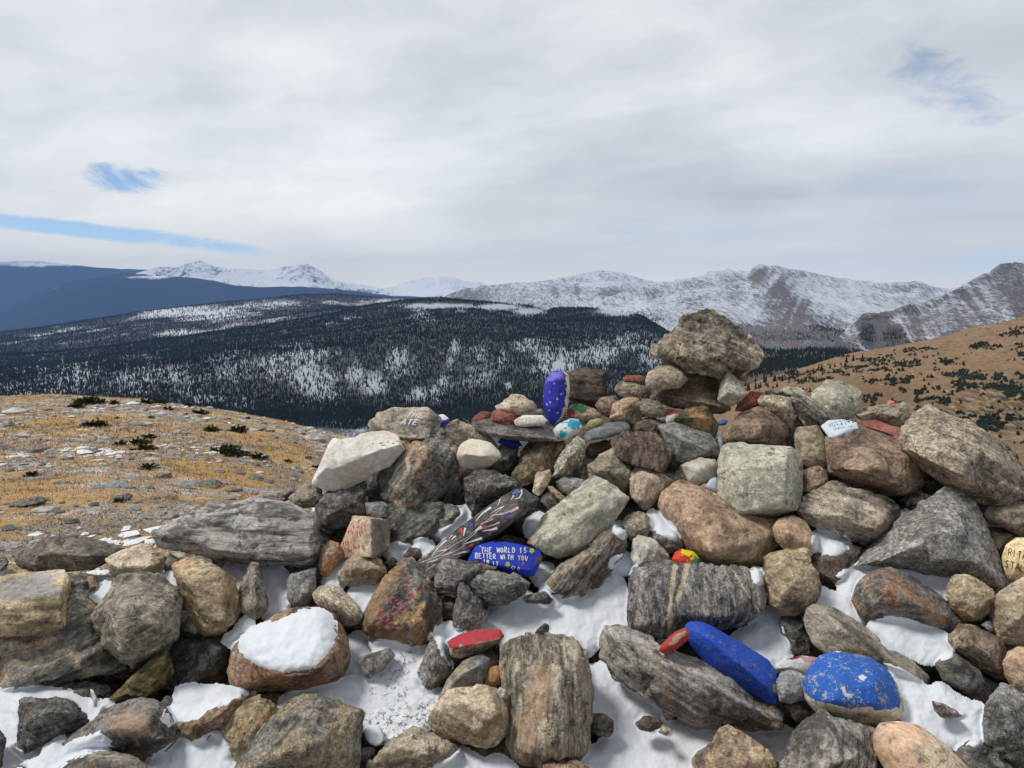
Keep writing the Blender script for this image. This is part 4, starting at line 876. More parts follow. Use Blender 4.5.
R_('gneiss_block', 'J', '108,650 120,550 160,500 260,487 400,500 600,517 662,565 647,682 560,740 450,754 350,747 300,787 170,789 118,762', '320,535,38 330,690,60 600,560,38 625,665,38 180,560,38 170,745,38 560,700,50', 'dkg', 'big grey gneiss block crossed by pale tan veins', lay=-2, ang=86, bd=.7, fq=120, rough=.6, chips=1, vox=1.2, tint=1.05,
   paint=[('line', (206, 186, 146), '300,510 285,600 280,700 275,790', 3.0), ('line', (190, 170, 134), '350,500 330,580 310,640', 2.8), ('line', (214, 188, 140), '530,522 580,600 640,690', 1.1), ('line', (150, 130, 100), '112,540 100,620', 2.)], wear=.42)
R_('boulder', 'H', '375,760 400,700 470,640 482,608 530,598 590,640 602,662 690,722 720,800 560,860 390,850', '520,680,60 600,750,60', 'brn', 'brown and tan peaked rock at the lower picture edge in snow', lay=-2, rough=1.3, C=(190, 160, 116), st=.55, tint=1.05)
R_('rock', 'J', '83,340 110,300 160,288 207,310 212,342 180,387 130,402 95,372', '', 'spk', 'small pale dotted stone beside the orange-brown boulder', lay=-1, rough=.9, chips=2)
R_('rock', 'J', '123,470 130,400 150,378 220,398 262,440 277,487 200,497 150,512', '190,430,25 170,490,20', 'pale', 'small pale grey pointed stone on the big veined gneiss block', lay=-2, chips=1)
R_('rock', 'J', '195,380 230,358 320,395 335,440 270,455 215,415', '', 'dkg', 'dark stone topped with snow beside the orange-brown boulder', lay=0)
R_('painted_pebble', 'J', '286,477 300,448 330,435 375,448 402,475 407,502 370,514 310,507', '', 'white', 'small pebble painted red, yellow and green with black marks', cat='painted rock', lay=-3, rnd=9, rough=1.2, chips=0, vox=.7, paint=[('all', (214, 64, 50), -.5), ('poly', (230, 206, 40), '325,430 380,445 400,475 378,485 350,465 330,460', 1.2), ('poly', (60, 140, 90), '378,462 408,480 410,508 375,512 372,490', .9), ('poly', (225, 140, 60), '345,480 372,485 370,512 345,508', .8), ('line', (40, 36, 34), '325,452 338,460', .7), ('line', (40, 36, 34), '350,470 368,462', .7), ('line', (40, 36, 34), '318,470 326,466', .5)], wear=.02, group='painted stones on the pile', bump=.2)
R_('painted_rock', 'G', '186,262 230,235 300,213 400,211 419,240 400,267 330,302 240,332 203,322', '215,285,25 300,272,36 400,252,20', 'tan', 'small angular stone with a coral pink painted top', cat='painted rock', lay=-5, rough=.4, chips=0, vox=.9, paint=[('poly', (204, 76, 84), '180,265 230,230 300,208 405,206 424,240 380,256 320,264 270,285 240,275 215,300', 1.2)], wear=.3, group='painted stones on the pile', C=(190, 150, 130))
R_('cobble', 'G', '150,500 190,410 250,340 320,310 362,330 357,382 330,432 240,455 180,480', '250,390,35 310,360,32', 'gy', 'smooth two-tone cobble, blue-grey with a yellow edge', lay=-3, rnd=7, rough=.3, chips=0, tint=.8, C=(190, 160, 100), paint=[('poly', (190, 160, 104), '145,500 190,405 250,335 280,330 235,385 200,430 175,480', 1.5)], wear=.35)
R_('pebble', 'G', '338,402 355,363 400,355 420,380 412,432 370,452 338,437', '', 'rust', 'small rusty round pebble next to the two-tone cobble', lay=-3, rnd=6, chips=0)
R_('boulder', 'G', '110,570 130,530 180,468 230,445 340,438 420,468 447,520 447,592 400,652 350,690 290,682 250,652 180,647 118,612', '200,520,58 350,480,38 400,545,60 300,620,60', 'tan', 'beige faceted boulder beside the big upright block', lay=-4, tint=1.0, C=(186, 166, 126), rough=.7)
R_('pebble', 'G', '378,467 400,443 427,455 432,492 405,502', '', 'gy', 'little whitish stone lying on the beige faceted boulder', lay=-9, tint=1.3, chips=0)
R_('upright_block', 'G', '416,300 450,258 520,233 600,248 690,260 742,310 752,400 750,500 742,702 720,742 600,744 480,737 438,702 453,560 418,480', '600,342,40 470,345,38 730,345,38 610,520,92 500,700,60 580,722,62 715,722,40 625,620,88 480,500,45', 'gt', 'big upright block with an orange-tan face and dark streaky side', lay=-4, ang=86, bd=.8, strat=1.4, C=(172, 134, 92), st=.38, rough=.7, chips=1, fq=70, paint=[('poly', (172, 136, 98), '520,360 590,345 620,420 600,520 570,560 570,640 540,720 470,720 465,560 500,520', 3.5)], wear=.52)
R_('rock', 'G', '748,560 800,548 857,580 852,632 820,647 755,612', '', 'dk', 'small dark rock beside the big upright block', lay=0)
R_('rock', 'G', '560,760 600,745 720,738 765,765 765,810 560,815', '', 'brn', 'brown rock at the picture edge below the big upright block', lay=-3)
R_('rock', 'H', '138,590 170,563 200,580 252,568 248,602 200,624 148,607', '', 'dbr', 'small dark reddish stone in the snow below the banded slab', lay=-1, C=(120, 76, 54))
R_('pebble', 'H', '228,622 250,598 282,615 267,642', '', 'tan', 'tiny tan pebble in the snow below the dark reddish stone', lay=-2)
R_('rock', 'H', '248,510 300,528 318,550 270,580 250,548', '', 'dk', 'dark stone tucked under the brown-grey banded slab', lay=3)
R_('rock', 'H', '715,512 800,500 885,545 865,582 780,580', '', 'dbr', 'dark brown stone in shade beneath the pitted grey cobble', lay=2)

# --- snow lying between the stones
S_ = snow
S_('A', '-60,472 100,460 250,472 330,512 380,527 445,510 432,540 380,578 330,602 220,680 150,735 60,775 -60,800', 'snow around the dark triangular rock at the picture edge', lay=3)
S_('A', '60,775 150,738 200,672 262,635 232,688 300,660 400,630 452,655 440,695 350,707 262,745 215,780 200,830 60,830', 'wedge of snow on the front of the dark lumpy slab', cap=True, lay=-3)
S_('A', '590,765 640,720 700,668 722,660 770,682 860,640 882,635 892,680 920,760 925,830 590,830', 'snow between the rough brown rock and the lower picture edge', lay=1)
S_('A', '690,470 710,448 770,438 830,453 870,443 920,453 972,448 992,470 960,484 880,508 800,545 825,545 780,577 700,577 670,607 643,590 638,560 665,535 712,525 700,500', 'snow ledge over the rough brown rock', cap=True, lay=-1.5)
S_('B', '343,402 440,338 450,355 395,420 360,416', 'small snow sliver beside the big faceted boulder', lay=3)
S_('B', '650,308 700,298 717,340 690,337', 'tiny snow bit behind the big faceted boulder', lay=4)
S_('D', '10,522 70,518 102,526 85,590 55,560', 'small snow bit above the blocky ochre rock', lay=5)
S_('D', '175,520 240,520 275,570 270,670 220,705 180,700 190,640', 'shaded snow between the spade stone and split stone', lay=5)
S_('C', '5,262 60,215 100,158 130,185 90,240 60,275', 'snow strip at the foot of the spade stone', cap=True, lay=-1)
S_('D', '425,572 500,470 532,466 482,540 472,592', 'snow beside the pale tan lumpy rock', lay=3)
S_('C', '520,78 580,40 627,38 622,90 582,140 552,102', 'snow beside the triangular pink-lettered rock', lay=2)
S_('C', '345,470 440,438 530,428 600,410 665,372 705,325 690,285 640,290 608,277 680,253 730,293 822,303 800,400 790,450 830,482 892,463 852,520 832,600 760,592 690,652 650,655 620,602 580,602 560,540 500,498 400,517 320,490 230,522 290,482', 'broad snow drift with frosty specks below the pink-lettered rock', lay=1, frost=True)
S_('C', '518,262 560,238 612,280 565,320 548,385 592,425 500,435 530,350', 'shaded snow beside the rusty snow-capped boulder', lay=4)
S_('C', '78,262 128,214 170,200 205,190 222,196 255,172 320,150 382,126 422,150 457,190 457,260 430,312 350,374 270,388 200,367 108,332', 'thick snow cap on the rusty brown boulder', cap=True, lay=-9.5, back=.09, tilt=.8, thick=.018)
S_('C', '578,612 620,600 657,640 640,672 593,670', 'ball of snow below the frosty drift', lay=-1, ball=True)
S_('G', '250,217 340,190 400,110 470,76 560,113 600,108 700,88 800,58 850,0 917,110 912,220 830,202 800,232 752,300 690,265 600,255 592,190 535,232 480,242 420,272 412,215 300,213', 'broad snow patch above the big upright block', lay=2)
S_('G', '108,250 150,193 220,193 252,215 200,240 178,270 178,310 208,372 160,302 148,240', 'snow trickling down the edge of the dark wedge rock', cap=True, lay=-3)
S_('H', '-60,395 30,356 100,410 220,480 257,530 252,572 200,582 150,570 135,600 200,628 250,600 300,600 352,640 380,652 482,640 400,712 378,768 380,830 -110,830 -70,720 0,690 52,640 57,590 0,556 -50,520', 'broad snow patch below the brown-grey banded slab', lay=4)
S_('H', '335,560 440,578 475,620 430,652 345,642', 'shaded snow under the middle of the banded slab', lay=8)
S_('H', '560,605 770,635 735,705 690,718 640,672', 'shaded snow under the thin end of the banded slab', lay=8)
S_('H', '535,252 620,213 640,158 680,138 722,165 727,230 752,322 712,352 690,372 640,335', 'snow between the long blue stone and the ochre cube', lay=3)
S_('J', '598,520 657,520 662,575 635,590', 'snow lump on the end of the veined gneiss block', cap=True, lay=-2)
S_('J', '33,500 60,463 110,456 147,510 110,532 50,528', 'snow lump beside the small pale pointed stone', cap=True, lay=0)
S_('J', '190,287 215,278 290,342 320,382 310,408 270,392 212,357', 'snow on the dark stone by the orange-brown boulder', cap=True, lay=-2.5)
S_('J', '43,345 75,323 102,350 97,402 70,382', 'small snow bit near the pale dotted stone', cap=True, lay=0)
S_('K', '188,385 230,373 312,400 302,432 250,442 198,432', 'snow dusting on the dark brown rock behind the cube', cap=True, lay=1)
S_('K', '285,548 330,538 380,500 440,481 540,483 640,498 740,528 772,545 722,622 690,592 620,552 560,522 480,509 400,527 352,572 337,640 352,692 387,737 310,692 220,652 198,600 240,628 290,638 312,580', 'curved snow strip around the grey boulder with orange patches', lay=1)
S_('I', '398,200 480,158 560,173 650,208 722,240 742,320 640,348 560,312 470,282 430,232', 'snow patch between the long rounded boulder and the grey-orange one', lay=-1)
S_('I', '438,340 500,343 600,420 640,458 655,440 690,425 770,490 865,520 852,600 862,672 800,672 740,692 660,642 560,592 530,560 518,470', 'snow patch around the pink-dotted stone', lay=0)
S_('G', '115,775 250,688 330,742 400,718 475,775 450,820 100,820', 'frosty snow at the lower edge below the beige boulder', lay=0, frost=True)
S_('E', '158,340 180,298 270,288 284,320 200,392 163,380', 'snow beside the swirl-painted slab', lay=3)
S_('E', '53,422 100,398 122,430 100,458', 'small snow bit at the foot of the swirl-painted slab', lay=2)
S_('D', '658,455 700,423 757,418 742,457 700,474', 'snow beside the stone with red writing', lay=4)
S_('E', '513,372 530,318 577,308 542,352', 'snow under the tip of the pale slab', lay=3)
S_('E', '540,520 600,508 592,562 552,562', 'shaded snow between the blue lettered rock and the banded rock', lay=4)
S_('E', '575,580 600,590 650,645 600,660 590,620', 'snow at the tip of the streaky banded rock', lay=1)

# --- dark rocks deep in the gaps
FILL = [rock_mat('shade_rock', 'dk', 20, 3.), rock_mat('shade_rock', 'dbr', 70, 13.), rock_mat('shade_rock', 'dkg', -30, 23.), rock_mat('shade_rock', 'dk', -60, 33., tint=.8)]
TOPX = np.array([-120, 0, 150, 170, 300, 330, 380, 480, 560, 640, 660, 740, 800, 900, 1024, 1150.])
TOPY = np.array([560, 560, 560, 530, 510, 470, 440, 440, 430, 415, 405, 395, 395, 408, 440, 470.])
def topline(x): return float(np.interp(x, TOPX, TOPY))
rr = random.Random(12)
gx = -60
cells = []
for gy in range(430, 800, 46):
    for gx in range(-60, 1100, 62):
        cells.append((gx + rr.uniform(-18, 18), gy + rr.uniform(-14, 14)))
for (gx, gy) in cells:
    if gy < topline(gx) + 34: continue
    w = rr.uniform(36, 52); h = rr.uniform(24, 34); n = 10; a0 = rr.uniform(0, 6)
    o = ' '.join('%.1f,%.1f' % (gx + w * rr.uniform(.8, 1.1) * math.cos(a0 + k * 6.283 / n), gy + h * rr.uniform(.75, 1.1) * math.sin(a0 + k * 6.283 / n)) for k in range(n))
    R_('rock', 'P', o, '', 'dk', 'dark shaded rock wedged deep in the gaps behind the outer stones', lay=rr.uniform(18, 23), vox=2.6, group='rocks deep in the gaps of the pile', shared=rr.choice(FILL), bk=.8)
finish_rocks()
lay_caps()

# --- writing and brush strokes
def find(lbl):
    for o in COL.objects:
        if lbl in o.get('label', ''): return o
M_WHITE = flat_mat('white_paint', (222, 222, 224)); M_RED = flat_mat('red_paint', (196, 74, 60)); M_PINK = flat_mat('pink_paint', (186, 62, 92))
M_BLUE = flat_mat('blue_paint', (70, 84, 190)); M_LPINK = flat_mat('pale_pink_paint', (222, 180, 180)); M_YEL = flat_mat('yellow_paint', (196, 196, 60))
M_INK = flat_mat('brown_ink', (70, 50, 34)); M_BLACK = flat_mat('black_ink', (40, 38, 36)); M_SKY = flat_mat('pale_blue_paint', (120, 170, 214)); M_CORAL = flat_mat('coral_paint', (206, 70, 64))
def Z(ox, oy, k): return lambda *q: [(ox + a / k, oy + b / k) for a, b in q]
# blue rock
o = find('THE WORLD IS'); z = Z(410, 480, 7.314)
tp = []
for s, a, b, h in (('THE WORLD IS', (522, 533), (862, 534), 38), ('BETTER WITH YOU', (480, 572), (868, 592), 36), ('IN IT', (540, 610), (652, 636), 32)):
    (x0, y0), (x1, y1) = z(a, b); tp += text_paths(s, x0, y0, x1, y1, h / 7.314, w=.95)
tp += [(z((512, 480), (515, 492)), .6, .6), (z((742, 640), (755, 628), (768, 642), (752, 652), (742, 640)), .6, .6), (z((785, 650), (795, 635), (802, 652), (790, 660)), .6, .6)]
strokes(o, 'lettering', tp, M_WHITE)
fl = []
for cx, cy in ((890, 520), (715, 617), (485, 602)):
    for k in range(5):
        a = k * 1.257 + .4; fl.append((z((cx, cy), (cx + 20 * math.cos(a), cy + 20 * math.sin(a))), 1.0, 2.2))
strokes(o, 'painted_flower', fl, M_YEL)
fl = []
for cx, cy in ((825, 613), (790, 690)):
    for k in range(5):
        a = k * 1.257 + .2; fl.append((z((cx, cy), (cx + 14 * math.cos(a), cy + 14 * math.sin(a))), .8, 1.8))
strokes(o, 'painted_flower', fl, M_CORAL)
# rock lettered ATE
o = find('letters ATE'); z = Z(370, 390, 12.8)
sl = []
def slanted(s, x0, y0, x1, y1, up, w):
    n = len(s); out = []
    for i, ch in enumerate(s):
        for st in GLYPH[ch]:
            out.append(([(x0 + (x1 - x0) * (i + a * .85) / n + up[0] * b, y0 + (y1 - y0) * (i + a * .85) / n + up[1] * b) for a, b in st], w, w))
    return out
(p0, p1, p2, p3) = z((385, 440), (620, 446), (450, 350), (690, 350))
sl += slanted('ATE', *p0, *p1, (40 / 12.8, -62 / 12.8), 1.15); sl += slanted('THE', *p2, *p3, (45 / 12.8, -55 / 12.8), 1.0)
(p0, p1) = z((530, 275), (760, 262)); sl += scribble(*p0, *p1, 3.0, 4, .8, up=(.6, -.8))
strokes(o, 'lettering', sl, M_WHITE)
# red writing
o = find('worn red writing'); z = Z(330, 500, 12.8)
sl = []
for a, b, h, sd in (((285, 350), (475, 365), 60, 1), ((235, 440), (300, 440), 50, 2), ((335, 470), (430, 475), 70, 3), ((165, 570), (245, 575), 50, 4), ((285, 610), (450, 625), 48, 5), ((245, 660), (280, 665), 30, 6)):
    (p0, p1) = z(a, b); sl += scribble(*p0, *p1, h / 12.8, sd, .75)
strokes(o, 'lettering', sl, M_RED)
# pink writing on the triangular rock
o = find('worn pink handwriting'); sl = []
for (x0, y0, x1, y1), sd in (((402, 573, 416, 592), 1), ((401, 586, 410, 602), 2), ((392, 596, 402, 612), 8), ((384, 600, 394, 618), 3), ((378, 612, 392, 632), 4), ((376, 622, 384, 636), 6)):
    sl += scribble(x0, y0, x1, y1, 6.0, sd, 1.15, up=(.8, -.6))
strokes(o, 'lettering', sl, M_PINK)
# carved letters
o = find('two rows of dark letters'); z = Z(944, 530, 12.8); sl = []
(p0, p1, p2, p3) = z((825, 325), (1060, 385), (785, 470), (1040, 545))
sl += slanted('RITA', *p0, *p1, (10 / 12.8, -85 / 12.8), .75); sl += slanted('STAL', *p2, *p3, (10 / 12.8, -85 / 12.8), .75)
strokes(o, 'lettering', sl, M_INK)
# white stone with blue writing
o = find('pale blue writing'); z = Z(800, 410, 10.24); sl = []
for a, b, h, sd in (((290, 150), (500, 120), 22, 1), ((300, 180), (480, 150), 24, 2), ((340, 210), (540, 175), 20, 3)):
    (p0, p1) = z(a, b); sl += scribble(*p0, *p1, h / 10.24, sd, .7)
strokes(o, 'lettering', sl, M_SKY)
strokes(o, 'ink_mark', [(z((430, 275), (445, 250), (460, 240)), 1., .7), (z((485, 120), (510, 126)), 1., 1.), (z((535, 130), (548, 128)), .8, .8)], M_BLACK)
# cream slab's faint marks
o = find('faint black marks'); z = Z(280, 380, 4.6545)
strokes(o, 'ink_mark', [(z((428, 300), (436, 296)), .8, .5), (z((462, 296), (478, 293)), .6, .6), (z((500, 292), (506, 284)), .6, .5), (z((522, 296), (534, 294)), .7, .4), (z((470, 306), (492, 303)), .5, .5), (z((540, 288), (548, 284)), .5, .5)], M_BLACK)
# white daub on the striped slab
o = find('daub of white paint'); z = Z(220, 440, 4)
strokes(o, 'paint_daub', [(z((88, 300), (72, 325), (52, 352)), 6.0, 4.5), (z((38, 385), (36, 410), (30, 440)), 1.2, .7)], flat_mat('daub_paint', (186, 186, 182)))
# swirls
o = find('blue swirls'); z = Z(410, 480, 7.314)
W, Rd, Bl, Pk = [], [], [], []
def sw(lst, w0, w1, *q): lst.append((z(*q), max(w0 * .8, .35), w1 * .72))
sw(W, .5, .6, (60, 595), (160, 520), (260, 430), (340, 350)); sw(W, .5, .6, (70, 610), (200, 560), (330, 470), (420, 420), (520, 330), (600, 270), (690, 190))
sw(W, .5, 3.0, (480, 305), (530, 245), (595, 200)); sw(Pk, .5, 4.0, (590, 260), (680, 250), (740, 230), (795, 200)); sw(W, .4, 1.6, (600, 240), (650, 210), (685, 195))
sw(W, .4, 1.6, (640, 190), (655, 160), (660, 140)); sw(W, .5, 2.2, (765, 140), (800, 132), (818, 100), (815, 70)); sw(Bl, 2.0, 5.5, (745, 105), (775, 88), (805, 85)); sw(Pk, .5, 2.6, (735, 150), (750, 130), (760, 112))
sw(Bl, .5, 2.6, (640, 262), (690, 252), (735, 240)); sw(Pk, .4, 1.8, (520, 320), (570, 305), (608, 285)); sw(W, .4, 1.8, (560, 345), (620, 325), (658, 308))
sw(W, .5, 4.6, (470, 400), (490, 365), (525, 342)); sw(Rd, .6, 4.4, (500, 360), (540, 350), (560, 345)); sw(Rd, 1.0, 5.0, (385, 395), (375, 370), (370, 350)); sw(W, .6, 3.0, (392, 410), (400, 375), (405, 350)); sw(Bl, .8, 3.2, (440, 360), (445, 335), (460, 320))
sw(W, .5, 3.4, (530, 375), (590, 365), (640, 352)); sw(Rd, .5, 1.8, (480, 350), (482, 335), (480, 322)); sw(W, .4, 1.4, (470, 395), (440, 420), (400, 450))
sw(W, .6, 3.6, (390, 470), (450, 450), (528, 425)); sw(Rd, .6, 3.8, (420, 490), (445, 480), (462, 468)); sw(W, .5, 2.2, (305, 440), (320, 420), (338, 410)); sw(W, .5, 1.6, (285, 430), (300, 415), (312, 402))
sw(W, .7, 2.4, (160, 560), (210, 490), (270, 440)); sw(W, .6, 1.6, (110, 570), (150, 520), (195, 478)); sw(Pk, .5, 2.4, (190, 530), (230, 518), (270, 508)); sw(Pk, .5, 2.8, (210, 560), (260, 545), (305, 528)); sw(W, .6, 3.0, (320, 550), (380, 530), (440, 520))
sw(Pk, .5, 2.4, (120, 605), (170, 595), (205, 580)); sw(W, .6, .9, (118, 665), (150, 640), (180, 620)); sw(W, .8, 1.2, (60, 590), (90, 565), (130, 530)); sw(W, .5, .5, (150, 600), (250, 560), (330, 520), (400, 480))
for l, m in ((W, M_WHITE), (Rd, M_CORAL), (Bl, M_BLUE), (Pk, M_LPINK)): strokes(o, 'painted_swirl', l, m, step=.6)
# ------------------------------------------------------------------ terrain: lofted between traced lines
def sstep(a, b, x):
    t = np.clip((x - a) / (b - a), 0, 1); return t * t * (3 - 2 * t)

class Layer:
    """rows: from the crest down; each row ([(x, y) ...] picture line, depth or [(x, depth) ...])."""
    def __init__(self, rows, lam, amp, seed, rid=.5, smooth=True, a2=.16):
        self.a2 = a2
        self.rows = []; self.lam = lam; self.amp = amp; self.seed = seed; self.rid = rid; self.smooth = smooth
        for ln, R in rows:
            ln = np.array(ln, float)
            R = np.array(R, float) if not np.isscalar(R) else np.array([[0, R]], float)
            self.rows.append((ln, R))
    def row(self, i, x):
        ln, R = self.rows[i]
        return np.interp(x, ln[:, 0], ln[:, 1]), np.interp(x, R[:, 0], R[:, 1])
    def at(self, x, t, disp=True):
        x = np.asarray(x, float).ravel(); t = np.asarray(t, float).ravel()
        n = len(self.rows)
        Y = np.stack([self.row(i, x)[0] for i in range(n)]); R = np.log(np.stack([self.row(i, x)[1] for i in range(n)]))
        i = np.clip(np.floor(t).astype(int), 0, n - 2); u = t - i; k = np.arange(len(x))
        def interp(A):
            p1, p2 = A[i, k], A[i + 1, k]
            if not self.smooth: return p1 + (p2 - p1) * u
            p0 = A[np.maximum(i - 1, 0), k]; p3 = A[np.minimum(i + 2, n - 1), k]
            m1 = np.where(i > 0, (p2 - p0) / 2, p2 - p1) * .7; m2 = np.where(i + 2 < n, (p3 - p1) / 2, p2 - p1) * .7
            return (2 * u**3 - 3 * u**2 + 1) * p1 + (u**3 - 2 * u**2 + u) * m1 + (-2 * u**3 + 3 * u**2) * p2 + (u**3 - u**2) * m2
        y = interp(Y); r = np.exp(interp(R))
        P = unproj(x, y, r)
        if disp:
            q = P / self.lam
            d = (1 - self.rid) * fbm(q, self.seed, 6, .52) + self.rid * ridged(q * .8 + 3, self.seed + 20, 5)
            P[:, 2] += d * self.amp + self.amp * self.a2 * ridged(P / (self.lam * .15), self.seed + 40, 3)
        return P, y
    def build(self, name, x0, x1, nx, nt, mat, maskf=None, kind='structure'):
        xs = np.linspace(x0, x1, nx); ts = np.linspace(0, len(self.rows) - 1, nt)
        X, T = np.meshgrid(xs, ts); P, y = self.at(X, T)
        idx = np.arange(nx * nt).reshape(nt, nx)
        Fq = np.stack([idx[:-1, :-1], idx[1:, :-1], idx[1:, 1:], idx[:-1, 1:]], -1).reshape(-1, 4)
        me = mesh_np(name, P, Fq, [mat])
        if maskf is not None:
            px, py, _ = proj(P)
            M = np.ones((len(P), 4)); M[:, :3] = maskf(px, py, P); point_attr(me, 'mask', M)
        o = link(name, me); tag(o, kind=kind); return o

def blobs(x, y, lst):
    """Soft elliptical regions (x, y, rx, ry, strength) of ground cover."""
    r = np.zeros(len(x))
    for bx, by, rx, ry, s in lst:
        r = np.maximum(r, s * np.clip(1.4 - np.hypot((x - bx) / rx, (y - by) / ry), 0, 1))
    return r

def terrain_mat(name, lam, rock, rock2, snow=(228, 232, 238), forest=(24, 30, 30), shear=0., stretch=(1., .22, .22), bump=.5, grass=None, sw=(.40, .66), na=1.0):
    """Bare ground and rock under patchy snow (mask red), forest tint (green), bare brown rock (blue)."""
    m, t = new_mat(name)
    tc = t.n('ShaderNodeTexCoord'); sp = t.n('ShaderNodeSeparateXYZ'); t.l(tc.outputs['Object'], sp.inputs[0])
    cb = t.n('ShaderNodeCombineXYZ'); t.l(t.math('ADD', sp.outputs[0], t.math('MULTIPLY', sp.outputs[2], shear)), cb.inputs[0]); t.l(sp.outputs[1], cb.inputs[1]); t.l(sp.outputs[2], cb.inputs[2])
    v = t.vscale(cb.outputs[0], tuple(1 / lam * q for q in stretch)); v2 = t.vscale(cb.outputs[0], (1 / lam,) * 3)
    at = t.n('ShaderNodeAttribute', attribute_name='mask'); sc = t.n('ShaderNodeSeparateColor'); t.l(at.outputs['Color'], sc.inputs[0])
    a = t.noise(v, 1.0, 6, .68, .3); b = t.noise(v2, 2.3, 5, .7); c = t.noise(v2, .35, 4, .6)
    col = t.mix(t.ramp(b, .32, .68), lin(rock), lin(rock2))
    col = t.mix(t.math('MULTIPLY', sc.outputs[2], t.ramp(c, .3, .55)), col, t.mix(t.ramp(b, .35, .65), lin((86, 80, 76)), lin((142, 130, 120))))
    if grass is not None:
        col = t.mix(t.ramp(c, .35, .6), col, lin(grass))
    fn = t.noise(t.vscale(v, (3.1, 3.1, 3.1)), 1.0, 4, .7)
    nz = t.math('ADD', t.math('ADD', t.math('MULTIPLY', a, .42), t.math('MULTIPLY', b, .26)), t.math('MULTIPLY', fn, .32))
    nz = t.math('ADD', t.math('MULTIPLY', t.math('SUBTRACT', nz, .5), na), .5)
    sn = t.ramp(t.math('ADD', nz, t.math('SUBTRACT', sc.outputs[0], .5)), sw[0], sw[1])
    col = t.mix(sn, col, lin(snow))
    col = t.mix(sc.outputs[1], col, lin(forest))
    bp = t.n('ShaderNodeBump'); bp.inputs['Strength'].default_value = bump; bp.inputs['Distance'].default_value = lam * .5
    t.l(nz, bp.inputs['Height'])
    p = t.n('ShaderNodeBsdfPrincipled'); p.inputs['Roughness'].default_value = .95; p.inputs['Specular IOR Level'].default_value = .1
    t.l(col, p.inputs['Base Color']); t.l(bp.outputs[0], p.inputs['Normal'])
    o = t.n('ShaderNodeOutputMaterial'); t.l(p.outputs[0], o.inputs[0])
    return m

def simple_noise_mask(P, lam, seed): return fbm(P / lam, seed, 5, .6)

# --- far blue range, and the white peaks behind it
farline = [(-900, 268), (-400, 258), (-100, 261), (0, 262), (40, 262), (80, 266), (120, 270), (160, 271), (220, 276), (300, 290), (400, 300), (520, 310), (700, 330), (1000, 340)]
L1 = Layer([([(x, y + 14) for x, y in farline], 20500), (farline, 19000), ([(x, y + 14) for x, y in farline], 18000), ([(-900, 330), (0, 326), (300, 330), (1000, 350)], 15500), ([(-900, 360), (1000, 360)], 14500)], 4200, 110, 3, .6)
def m1(x, y, P):
    n = simple_noise_mask(P, 1500, 5)
    s = sstep(272, 264, y) * .75 + n * .55 - .10 + blobs(x, y, [(42, 275, 8, 7, .36), (60, 281, 26, 4, .26), (8, 277, 12, 5, .24), (15, 290, 16, 6, .2)])
    return np.stack([np.clip(s, 0, 1), np.full(len(x), .0), np.zeros(len(x))], 1)
MFAR = terrain_mat('far_range', 130., (18, 25, 30), (50, 58, 62), stretch=(1, .5, .5), bump=.3, sw=(.44, .80))
L1.build('far_mountains', -900, 1000, 500, 60, MFAR, m1)

pk = [(60, 300), (100, 288), (130, 276), (148, 270), (160, 267), (175, 268), (185, 264), (199, 261), (207, 264), (216, 268), (240, 271), (266, 272), (282, 269), (292, 268), (300, 265), (307, 264.5), (313, 268), (322, 273), (330, 279), (340, 282), (360, 285), (383, 289), (398, 285), (412, 280), (425, 277), (440, 276), (452, 277), (459, 280), (470, 283), (485, 286), (540, 292), (640, 296), (900, 296)]
L1b = Layer([([(x, y + 16) for x, y in pk], 18500), (pk, 17200), ([(x, y + 8 + (296 - y) * .2) for x, y in pk], 16300), ([(x, 297 + (296 - y) * .15) for x, y in pk], 15000), ([(60, 345), (900, 345)], 14000)], 1500, 80, 8, .8)
def m1b(x, y, P):
    n = simple_noise_mask(P, 1100, 15)
    s = .66 + n * .35 - sstep(284, 297, y) * .40 * sstep(430, 300, x)
    return np.stack([np.clip(s, 0, 1), np.zeros(len(x)), np.zeros(len(x))], 1)
MPK = terrain_mat('white_peaks', 130., (36, 42, 54), (84, 90, 102), stretch=(1, .4, .4), bump=1.0, snow=(240, 243, 246), sw=(.34, .64), na=2.2)
L1b.build('white_peak_mountains', 60, 900, 520, 70, MPK, m1b)

br = [(-900, 330), (-300, 322), (-60, 318), (0, 312), (30, 299), (66, 285), (100, 279), (123, 275), (145, 275), (166, 276), (190, 278), (213, 281), (232, 286), (260, 288), (282, 288), (320, 289), (345, 291), (380, 295), (430, 298), (520, 305), (800, 330)]
L2 = Layer([([(x, y + 16) for x, y in br], 16000), (br, 14500), ([(x, y + 12) for x, y in br], 13500), ([(-900, 345), (0, 332), (100, 326), (200, 316), (300, 312), (800, 345)], 12000), ([(-900, 375), (800, 375)], 10500)], 2600, 90, 13, .5)
def m2(x, y, P):
    n = simple_noise_mask(P, 520, 25)
    s = n * .5 + .06 + .5 * np.clip(simple_noise_mask(P, 160, 26) - .25, 0, 1) + blobs(x, y, [(57, 289, 7, 3, .16), (99, 287, 5, 3, .16), (150, 278, 24, 2.5, .4), (185, 284, 12, 3, .3), (344, 289, 4, 5, .4), (335, 295, 10, 2, .35), (290, 290, 8, 4, .22), (160, 305, 4, 3, .3)]) + sstep(282, 276, y) * .2
    return np.stack([np.clip(s, 0, 1), np.zeros(len(x)), np.zeros(len(x))], 1)
MBR = terrain_mat('blue_ridge', 110., (15, 22, 25), (44, 52, 54), stretch=(1, .5, .5), bump=.3, sw=(.44, .74))
L2.build('forested_hills', -900, 800, 520, 60, MBR, m2)

